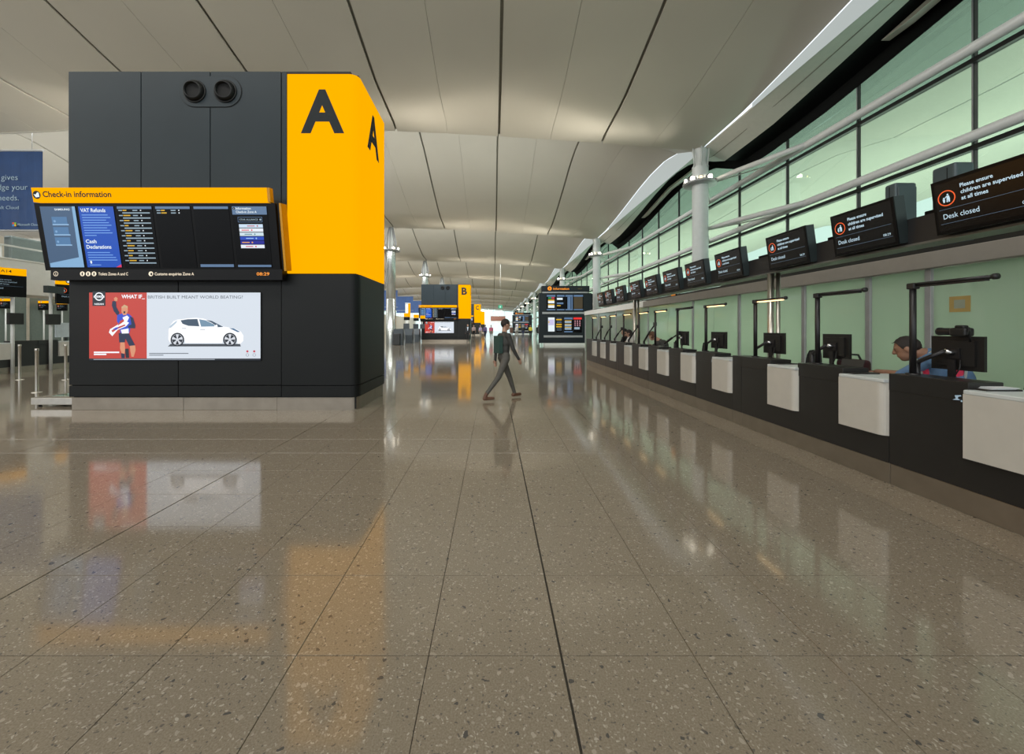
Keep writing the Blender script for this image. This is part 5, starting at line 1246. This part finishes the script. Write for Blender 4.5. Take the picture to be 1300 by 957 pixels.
# ------------------------------------------------------------ people
def skin_mesh(name, prims, voxel, parent=None, base=None):
    """one closed surface around all the limb shapes; each face takes the colour of the nearest shape"""
    mb = MB(); dm = MATS['matt_black']
    for q in prims:
        if q[0] == 'cap':
            _, a, b, ra, rb, m = q; a = Vector(a); b = Vector(b); d = (b - a).normalized(); pts = []; rs = []
            for k in range(4): s_ = math.sin(R(90 * k / 4)); pts.append(a - d * ra * math.cos(R(90 * k / 4))); rs.append(max(ra * s_, ra * 0.05))
            pts.append(a); rs.append(ra); pts.append(b); rs.append(rb)
            for k in range(1, 5): pts.append(b + d * rb * math.sin(R(90 * k / 4))); rs.append(max(rb * math.cos(R(90 * k / 4)), rb * 0.05))
            mb.tube(pts, rs, dm, 14)
        else:
            _, c, r, rot, m = q; c = Vector(c); bm = bmesh.new(); bmesh.ops.create_icosphere(bm, subdivisions=3, radius=1.0)
            for v in bm.verts: v.co = c + rot @ Vector((v.co.x * r[0], v.co.y * r[1], v.co.z * r[2]))
            bm.verts.index_update(); mb.add([v.co for v in bm.verts], [[v.index for v in f.verts] for f in bm.faces], dm); bm.free()
    o = mb.build(name)
    md = o.modifiers.new('r', 'REMESH'); md.mode = 'VOXEL'; md.voxel_size = voxel
    sm = o.modifiers.new('s', 'SMOOTH'); sm.factor = 0.5; sm.iterations = 3 if voxel < 0.02 else 1
    dg = bpy.context.evaluated_depsgraph_get()
    me = bpy.data.meshes.new_from_object(o.evaluated_get(dg))
    old = o.data; o.modifiers.clear(); o.data = me; bpy.data.meshes.remove(old); me.name = name
    n = len(me.polygons); cen = np.empty(n * 3); me.polygons.foreach_get('center', cen); cen = cen.reshape(-1, 3)
    best = np.full(n, 1e9); idx = np.zeros(n, int); mats = []
    for q in prims:
        m = q[-1]
        if m not in mats: mats.append(m)
        if q[0] == 'cap':
            a = np.array(q[1]); b = np.array(q[2]); d = b - a; L2 = max(1e-9, d @ d)
            t = np.clip(((cen - a) @ d) / L2, 0, 1); dist = np.linalg.norm(cen - a - t[:, None] * d, axis=1) - (q[3] + (q[4] - q[3]) * t)
        else:
            M3 = np.array(q[3].transposed()); loc = (cen - np.array(q[1])) @ M3.T; rr = np.array(q[2])
            dist = (np.linalg.norm(loc / rr, axis=1) - 1) * rr.min()
        w_ = dist < best; best[w_] = dist[w_]; idx[w_] = mats.index(m)
    me.materials.clear()
    for m in mats: me.materials.append(m)
    me.polygons.foreach_set('material_index', idx.tolist()); me.polygons.foreach_set('use_smooth', [True] * n)
    if base is not None:
        me.transform(Matrix.Translation(-Vector(base))); o.location = base
    me.update()
    return o
I3 = Matrix.Identity(3)
def axes(fwd, up):
    f = Vector(fwd).normalized(); u = Vector(up); r = f.cross(u).normalized(); u = r.cross(f).normalized()
    return Matrix((r, f, u)).transposed()                # columns: right, forward, up
def head_prims(c, A, s, skin):
    P = lambda x, y, z: tuple(Vector(c) + A @ (Vector((x, y, z)) * s))
    return [('ell', P(0, 0, 0.015), (0.076 * s, 0.098 * s, 0.10 * s), A, skin), ('ell', P(0, 0.025, -0.05), (0.060 * s, 0.070 * s, 0.068 * s), A, skin),
            ('ell', P(0, 0.045, -0.095), (0.032 * s, 0.038 * s, 0.026 * s), A, skin), ('ell', P(0, 0.082, 0.03), (0.05 * s, 0.014 * s, 0.014 * s), A, skin),
            ('cap', P(0, 0.094, 0.018), P(0, 0.112, -0.022), 0.010 * s, 0.016 * s, skin), ('cap', P(-0.018, 0.088, -0.062), P(0.018, 0.088, -0.062), 0.009 * s, 0.009 * s, skin),
            ('ell', P(-0.078, -0.008, -0.008), (0.011 * s, 0.022 * s, 0.034 * s), A, skin), ('ell', P(0.078, -0.008, -0.008), (0.011 * s, 0.022 * s, 0.034 * s), A, skin)]
def hand_prims(w, d, palm_n, s, skin, curl=0.5):
    """w = wrist, d = direction of the hand, palm_n = the way the palm faces"""
    d = Vector(d).normalized(); n = Vector(palm_n); n = (n - d * n.dot(d)).normalized(); sd = d.cross(n); w = Vector(w)
    out = [('ell', tuple(w + d * 0.045 * s), (0.040 * s, 0.052 * s, 0.016 * s), Matrix((sd, d, n)).transposed(), skin)]
    for k, L in enumerate((0.068, 0.078, 0.072, 0.056)):
        b = w + d * 0.085 * s + sd * (0.030 - 0.020 * k) * s
        m1 = b + (d * math.cos(curl * 0.6) + n * math.sin(curl * 0.6)) * L * 0.5 * s
        e = m1 + (d * math.cos(curl * 1.6) + n * math.sin(curl * 1.6)) * L * 0.5 * s
        out += [('cap', tuple(b), tuple(m1), 0.0095 * s, 0.0088 * s, skin), ('cap', tuple(m1), tuple(e), 0.0088 * s, 0.0075 * s, skin)]
    b = w + d * 0.025 * s + sd * 0.034 * s; m1 = b + (d * 0.6 + sd * 0.75 + n * 0.3).normalized() * 0.034 * s; e = m1 + (d * 0.9 + sd * 0.25 + n * 0.35).normalized() * 0.03 * s
    out += [('cap', tuple(b), tuple(m1), 0.013 * s, 0.011 * s, skin), ('cap', tuple(m1), tuple(e), 0.011 * s, 0.009 * s, skin)]
    return out
def hair_mesh(parent, c, A, s, m, long=0.0, bald=0.0):
    mb = MB(); vs = []; nu, nv = 20, 12
    for j in range(nv + 1):
        th = R(4 + 126 * j / nv)
        for i in range(nu):
            ph = 2 * math.pi * i / nu
            x, y, z = math.sin(th) * math.cos(ph), math.sin(th) * math.sin(ph), math.cos(th)
            front = max(0, y) ; lim = 0.30 + bald
            z2 = z
            if y > 0.15: z2 = max(z, 0.42 * min(1, (y - 0.15) / 0.5) + (0.1 if y > 0.5 else -0.3) + bald * 0.4)
            elif abs(x) > 0.5: z2 = max(z, -0.35 - long)
            rad = 1.0 + 0.03 * math.sin(i * 3.1 + j * 1.7)
            q = Vector((x * 0.083 * rad, y * 0.103 * rad - 0.004, (z2 if z2 > -0.2 else z2 * (1 + long)) * 0.106 * rad + 0.020)) * s
            vs.append(Vector(c) + A @ q)
    fs = [(j * nu + i, j * nu + (i + 1) % nu, (j + 1) * nu + (i + 1) % nu, (j + 1) * nu + i) for j in range(nv) for i in range(nu)] + [tuple(range(nu))]
    mb.add(vs, fs, m, True); return mb.build('hair', parent)
def face_bits(parent, c, A, s):
    for sx in (-1, 1):
        q = MB(); P = Vector(c) + A @ (Vector((sx * 0.030, 0.088, 0.008)) * s)
        q.lathe([(-0.006 * s, 0.0), (0, 0.010 * s), (0.004 * s, 0.006 * s), (0.005 * s, 0.0)], P, A @ Vector((0, 1, 0)), mat('eye_dark', (0.03, 0.02, 0.015), 0.3), 10); q.build('eye', parent)
    q = MB(); q.tube([tuple(Vector(c) + A @ (Vector((x, 0.0955 - abs(x) * 0.2, -0.062)) * s)) for x in (-0.022, -0.01, 0, 0.01, 0.022)], 0.0035 * s, mat('lip', (0.30, 0.11, 0.09), 0.5), 6); q.build('mouth', parent)

def person(label, J, s, c, voxel, group=None, face=False, long=0.0, bald=0.0, extra=()):
    """J: joints; c: colours (skin, hair, top, legs, shoes, sleeve)"""
    V = lambda k: tuple(J[k])
    skin, hair, top, leg, shoe, slv = c
    A = axes(J['fwd'], J['up']); pr = []
    pr += head_prims(J['head'], A, s, skin)
    pr += [('cap', V('neck0'), tuple(Vector(J['head']) + A @ (Vector((0, -0.02, -0.05)) * s)), 0.056 * s, 0.052 * s, skin)]
    T = axes(J['tfwd'], Vector(J['neck0']) - Vector(J['pelvis']))
    pv, ch = Vector(J['pelvis']), Vector(J['chest'])
    pr += [('ell', tuple(pv), (0.168 * s, 0.118 * s, 0.13 * s), T, leg), ('ell', tuple(pv.lerp(ch, 0.5)), (0.150 * s, 0.110 * s, 0.19 * s), T, top), ('ell', tuple(ch), (0.178 * s, 0.122 * s, 0.19 * s), T, top)]
    pr += [('cap', V('shL'), V('shR'), 0.066 * s, 0.066 * s, top), ('cap', tuple(Vector(J['neck0']) - (T @ Vector((0, 0, 0.05))) * s), V('neck0'), 0.085 * s, 0.058 * s, top)]
    for k in 'LR':
        pr += [('cap', V('sh' + k), V('el' + k), 0.058 * s, 0.043 * s, top), ('cap', V('el' + k), V('wr' + k), 0.042 * s, 0.030 * s, slv)]
        pr += hand_prims(J['wr' + k], J['hd' + k], J['pn' + k], s, skin, J.get('curl', 0.5))
        pr += [('cap', V('hp' + k), V('kn' + k), 0.088 * s, 0.060 * s, leg), ('cap', V('kn' + k), V('an' + k), 0.058 * s, 0.040 * s, leg)]
        an, to = Vector(J['an' + k]), Vector(J['to' + k])
        heel = an - (to - an).normalized() * 0.05 * s; heel.z = to.z
        pr += [('cap', tuple(an), tuple(heel), 0.042 * s, 0.038 * s, shoe), ('cap', tuple(heel), tuple(to), 0.040 * s, 0.034 * s, shoe)]
    pr += list(extra)
    base = (pv.x, pv.y, min(J['toL'][2], J['toR'][2]) - 0.036 * s)
    o = skin_mesh('person', pr, voxel, None, base)
    tag(o, label, 'person', group)
    hair_mesh(o, J['head'], A, s, hair, long, bald)
    if face: face_bits(o, J['head'], A, s)
    return o

def standing(x, y, yaw, s=1.08, stride=0.0, swing=None, lean=0.0, turn=0.0):
    c_, n_ = math.cos(yaw), math.sin(yaw)
    W = lambda lx, ly, lz: Vector((x + (lx * c_ - ly * n_) * s, y + (lx * n_ + ly * c_) * s, lz * s))
    J = {}; fw = W(0, 1, 0) - W(0, 0, 0); fw.z = 0; fw.normalize()
    sw = stride if swing is None else swing
    legs = {}
    for k, sg in (('L', -1), ('R', 1)):
        a = stride * (1 if k == 'L' else -1); bend = 0.10 if a >= 0 else 0.28 * min(1, abs(stride) * 3)
        hx = sg * 0.092
        kn = (hx, math.sin(a) * 0.43, -math.cos(a) * 0.43); b = a - bend
        an = (hx, kn[1] + math.sin(b) * 0.42, kn[2] - math.cos(b) * 0.42)
        pitch = -0.35 if a < -0.1 else (0.15 if a > 0.1 else 0)
        to = (hx + sg * 0.02, an[1] + 0.15 * math.cos(pitch), an[2] - 0.045 + 0.15 * math.sin(pitch))
        legs[k] = (hx, kn, an, to)
    low = min(min(l[2][2] - 0.045, l[3][2]) for l in legs.values()) - 0.036
    hz = -low
    for k, sg in (('L', -1), ('R', 1)):
        hx, kn, an, to = legs[k]
        J['hp' + k] = W(hx, 0, hz); J['kn' + k] = W(kn[0], kn[1], hz + kn[2]); J['an' + k] = W(an[0], an[1], hz + an[2]); J['to' + k] = W(to[0], to[1], hz + to[2])
        a = -sw * (1 if k == 'L' else -1) * 0.9
        sh = (sg * 0.175, lean * 0.46, hz + 0.47); el = (sg * 0.215, sh[1] + math.sin(a) * 0.28, sh[2] - math.cos(a) * 0.28); b = a + 0.25
        wr = (sg * 0.21, el[1] + math.sin(b) * 0.25, el[2] - math.cos(b) * 0.25)
        J['sh' + k] = W(*sh); J['el' + k] = W(*el); J['wr' + k] = W(*wr); J['hd' + k] = W(*wr) - W(*el); J['pn' + k] = W(-sg, 0, 0) - W(0, 0, 0)
    J['pelvis'] = W(0, 0, hz + 0.05); J['chest'] = W(0, lean * 0.33, hz + 0.36); J['neck0'] = W(0, lean * 0.52, hz + 0.54); J['head'] = W(0, lean * 0.72 + 0.02, hz + 0.71)
    J['fwd'] = Matrix.Rotation(turn, 3, 'Z') @ fw; J['up'] = Vector((0, 0, 1)); J['tfwd'] = fw
    return J
def m_(n, c, r=0.75): return mat(n, c, r, var=0.10, scale=18)
SKa, SKb = m_('skin_light', (0.46, 0.27, 0.19), 0.5), m_('skin_tan', (0.30, 0.16, 0.10), 0.5)
HBr, HDk, HGr = m_('hair_brown', (0.10, 0.045, 0.022)), m_('hair_dark', (0.018, 0.013, 0.011)), m_('hair_grey', (0.20, 0.18, 0.16))
CHAR, BLK, NAVY, GREYT = m_('cloth_charcoal', (0.045, 0.045, 0.042)), m_('cloth_black', (0.012, 0.012, 0.013)), m_('cloth_navy', (0.02, 0.03, 0.07)), m_('cloth_grey', (0.20, 0.19, 0.17))
WHT, PNK, PUR, TEAL, YELC = m_('cloth_white', (0.6, 0.58, 0.56)), m_('cloth_pink', (0.55, 0.12, 0.20)), m_('cloth_purple', (0.16, 0.11, 0.25)), m_('cloth_teal', (0.07, 0.22, 0.18)), m_('cloth_yellow', (0.65, 0.55, 0.05))
SHOE, SHOEB = m_('shoe_black', (0.015, 0.014, 0.013), 0.4), m_('shoe_brown', (0.13, 0.06, 0.035), 0.5)
SKp = m_('shirt_pink', (0.55, 0.40, 0.40)); BRN = m_('cloth_brown', (0.14, 0.08, 0.06))

# the walker crossing the hall
J = standing(0.24, 8.90, R(-62), 1.06, 0.44, 0.35, 0.03, 0.0)
w_ = person('person in grey trousers and dark jacket striding across the polished floor', J, 1.06, (SKa, HDk, CHAR, m_('trouser_grey', (0.085, 0.082, 0.072)), SHOEB, CHAR), 0.013, None, True)
t = thing('shoulder_bag', 'teal shoulder bag on the back of the striding person', 'bag', tuple(Vector(J['chest']) - Vector(J['tfwd']) * 0.2 - Vector((0, 0, 0.25))))
b0 = Vector(J['chest']) - Vector(J['tfwd']) * 0.20
p = MB(); fr = Frame(b0 - Vector((0, 0, 0.16)), Vector(J['tfwd']).cross(Vector((0, 0, 1))) * -1, (0, 0, 1)); p.fslab(fr, -0.13, 0.13, -0.1, 0.28, 0.0, 0.09, m_('bag_teal', (0.03, 0.07, 0.06))); p.build('pouch', t)
p = MB(); p.fslab(fr, -0.12, 0.12, 0.10, 0.285, 0.09, 0.10, m_('bag_teal', (0.03, 0.07, 0.06))); p.build('flap', t)

def seated(px_, py_, pz, yaw, lean, s, headpos, fwd, wl, wr):
    c_, n_ = math.cos(yaw), math.sin(yaw)
    W = lambda lx, ly, lz: Vector((px_ + (lx * c_ - ly * n_) * s, py_ + (lx * n_ + ly * c_) * s, pz + lz * s))
    fw = (W(0, 1, 0) - W(0, 0, 0)).normalized(); J = {}
    sl, cl = math.sin(lean), math.cos(lean)
    J['pelvis'] = W(0, 0, 0); J['chest'] = W(0, 0.33 * sl, 0.33 * cl); J['neck0'] = W(0, 0.50 * sl, 0.50 * cl)
    J['head'] = Vector(headpos); J['fwd'] = Vector(fwd); J['up'] = Vector((0, 0, 1)); J['tfwd'] = fw
    for k, sg, wq in (('L', -1, wl), ('R', 1, wr)):
        sh = W(sg * 0.17, 0.44 * sl, 0.44 * cl); wq = Vector(wq); J['sh' + k] = sh; J['wr' + k] = wq
        mid = sh.lerp(wq, 0.5); d = (wq - sh).length; up_ = 0.29 * s; h = math.sqrt(max(0.0, up_ * up_ - d * d / 4))
        side = (W(sg, -0.5, -0.7) - W(0, 0, 0)); side -= (wq - sh).normalized() * side.dot((wq - sh).normalized()); side.normalize()
        J['el' + k] = mid + side * h; J['hd' + k] = (wq - J['el' + k]) + Vector((0, 0, -0.03)); J['pn' + k] = Vector((0, 0, -1))
        J['hp' + k] = W(sg * 0.09, 0.03, -0.03); J['kn' + k] = W(sg * 0.11, 0.42, -0.02); J['an' + k] = W(sg * 0.11, 0.36, -0.42); J['to' + k] = W(sg * 0.12, 0.50, -0.465)
    return J
BLUE = m_('shirt_blue', (0.10, 0.19, 0.33)); HV = m_('vest_pink', (0.75, 0.03, 0.09), 0.6)
J = seated(5.00, 4.13, 0.85, R(34), 0.60, 1.12, (4.71, 4.52, 1.365), (-0.55, 0.80, -0.30), (4.66, 4.83, 1.065), (4.79, 4.70, 1.065))
Vc = Vector(J['chest']); T = axes(J['tfwd'], Vector(J['neck0']) - Vector(J['pelvis'])); ex = []
for sg in (-1, 1):
    q = lambda a, b_, c_: tuple(Vc + T @ (Vector((sg * a, b_, c_)) * 1.12))
    ex += [('cap', q(0.10, -0.02, 0.175), q(0.085, 0.085, 0.10), 0.045, 0.05, HV), ('cap', q(0.085, 0.085, 0.10), q(0.09, 0.10, -0.22), 0.05, 0.05, HV), ('cap', q(0.10, -0.02, 0.175), q(0.09, -0.10, 0.05), 0.045, 0.05, HV), ('cap', q(0.09, -0.10, 0.05), q(0.09, -0.09, -0.24), 0.05, 0.05, HV)]
man = person('person in blue shirt and pink vest bending over a laptop behind the counter', J, 1.12, (SKb, HDk, BLUE, NAVY, SHOE, SKb), 0.0085, None, True, 0.0, 0.15, ex)
# silver bands of the vest
pv = MB()
for sg in (-1, 1):
    pts = [Vc + T @ (Vector((sg * x_, y_, z_)) * 1.12) for x_, y_, z_ in ((0.115, 0.135, -0.2), (0.108, 0.135, 0.08), (0.12, 0.03, 0.215), (0.115, -0.10, 0.14), (0.11, -0.145, 0.0), (0.11, -0.13, -0.2))]
    pv.tube(pts, 0.013, m_('vest_silver', (0.42, 0.46, 0.44), 0.4), 8)
pv.build('vest_band', man)

for (x, y, z, hx, hy, hz, fw, hair, top, lb, slv) in ((5.0, 11.35, 0.72, 4.72, 11.78, 1.36, (-0.5, 0.8, -0.35), HBr, CHAR, 'person with brown hair looking down, behind the desks near the farther steel post', SKa),
                                             (5.05, 14.5, 0.78, 4.86, 14.72, 1.44, (-0.9, 0.1, -0.15), HDk, BLK, 'person with dark hair, left one of two seated at the far desks', BLK),
                                             (5.0, 13.75, 0.78, 4.78, 13.98, 1.40, (-0.8, 0.5, -0.2), HDk, WHT, 'person in a white blouse, right one of two seated at the far desks', SKa)):
    J = seated(x, y, z, R(35), 0.45, 1.1, (hx, hy, hz), fw, (hx - 0.1, hy + 0.12, 1.07), (hx + 0.02, hy + 0.05, 1.07))
    person(lb, J, 1.1, (SKa, hair, top, NAVY, SHOE, slv), 0.014, None, True, 0.5)
    t = thing('office_stool', 'dark stool under the ' + lb.split(',')[0], 'stool', (x, y, 0))
    p = MB(); p.rbox(x - 0.2, x + 0.2, y - 0.2, y + 0.2, z - 0.22, z - 0.14, M_chair, 0.03); p.build('seat', t)
    p = MB(); p.tube([(x, y, 0.05), (x, y, z - 0.2)], 0.035, M_steel, 10); p.lathe([(0, 0.22), (0.03, 0.2), (0.05, 0.04)], (x, y, 0), (0, 0, 1), M_lamp, 16); p.build('pedestal', t)

for x, fy, yaw, st, c, lg, lb in (
    (594, 434.6, 175, 0.12, (SKa, HDk, BLK, BLK, SHOE, BLK), 0, 'man-sized person in a dark suit and pale shirt beside kiosk B'),
    (601.5, 431.0, 190, 0.2, (SKa, HBr, SKp, BLK, SHOE, SKa), 0.3, 'person in a pale pink top and black trousers right of kiosk B'),
    (610, 429.5, 170, 0.1, (SKa, HGr, m_('cloth_lilac', (0.34, 0.28, 0.44)), GREYT, SHOE, SKa), 0.2, 'person in a lilac top below kiosk C'),
    (616, 431.0, 150, 0.15, (SKb, HDk, PUR, NAVY, SHOE, PUR), 0.3, 'person in dark purple clothes below kiosk D'),
    (623.5, 431.5, 180, 0.1, (SKa, HBr, PNK, GREYT, SHOE, SKa), 0.4, 'person in a bright pink top in the hall centre'),
    (649, 430.0, 185, 0.2, (SKa, HBr, BRN, BRN, SHOE, BRN), 0.2, 'person in brown clothes under the far information stand'),
    (656, 430.2, 200, 0.2, (SKa, HBr, WHT, GREYT, SHOE, WHT), 0.3, 'person in a white top, right of the one in brown'),
    (664, 429.6, 170, 0.1, (SKb, HDk, BLK, NAVY, SHOE, BLK), 0.0, 'person in black between white top and yellow jacket'),
    (673.5, 431.0, 160, 0.2, (SKb, HDk, YELC, BLK, SHOE, BLK), 0.0, 'person in a yellow jacket left of the information stand'),
    (683, 430.0, 180, 0.15, (SKa, HDk, BLK, BLK, SHOE, BLK), 0.0, 'person in black beside the left edge of the information stand')):
    Yp = CH * F / (fy - 416); X = (x - 626) / F * Yp
    J = standing(X, Yp, R(yaw), 1.12, st)
    person(lb, J, 1.12, c, 0.032, 'far passers-by in the hall', False, lg)
    if x == 594:
        q = MB(); A = axes(J['tfwd'], (0, 0, 1)); fr = Frame(Vector(J['chest']) + Vector(J['tfwd']) * 0.145, A @ Vector((-1, 0, 0)), (0, 0, 1))
        q.fprism(fr, [(-0.03, -0.2), (0.03, -0.2), (0.085, 0.2), (-0.085, 0.2)], -0.03, 0.004, m_('shirt_pale', (0.45, 0.52, 0.62))); q.build('shirt_front', bpy.data.objects[[o.name for o in bpy.data.objects if o.get('label') == lb][0]])
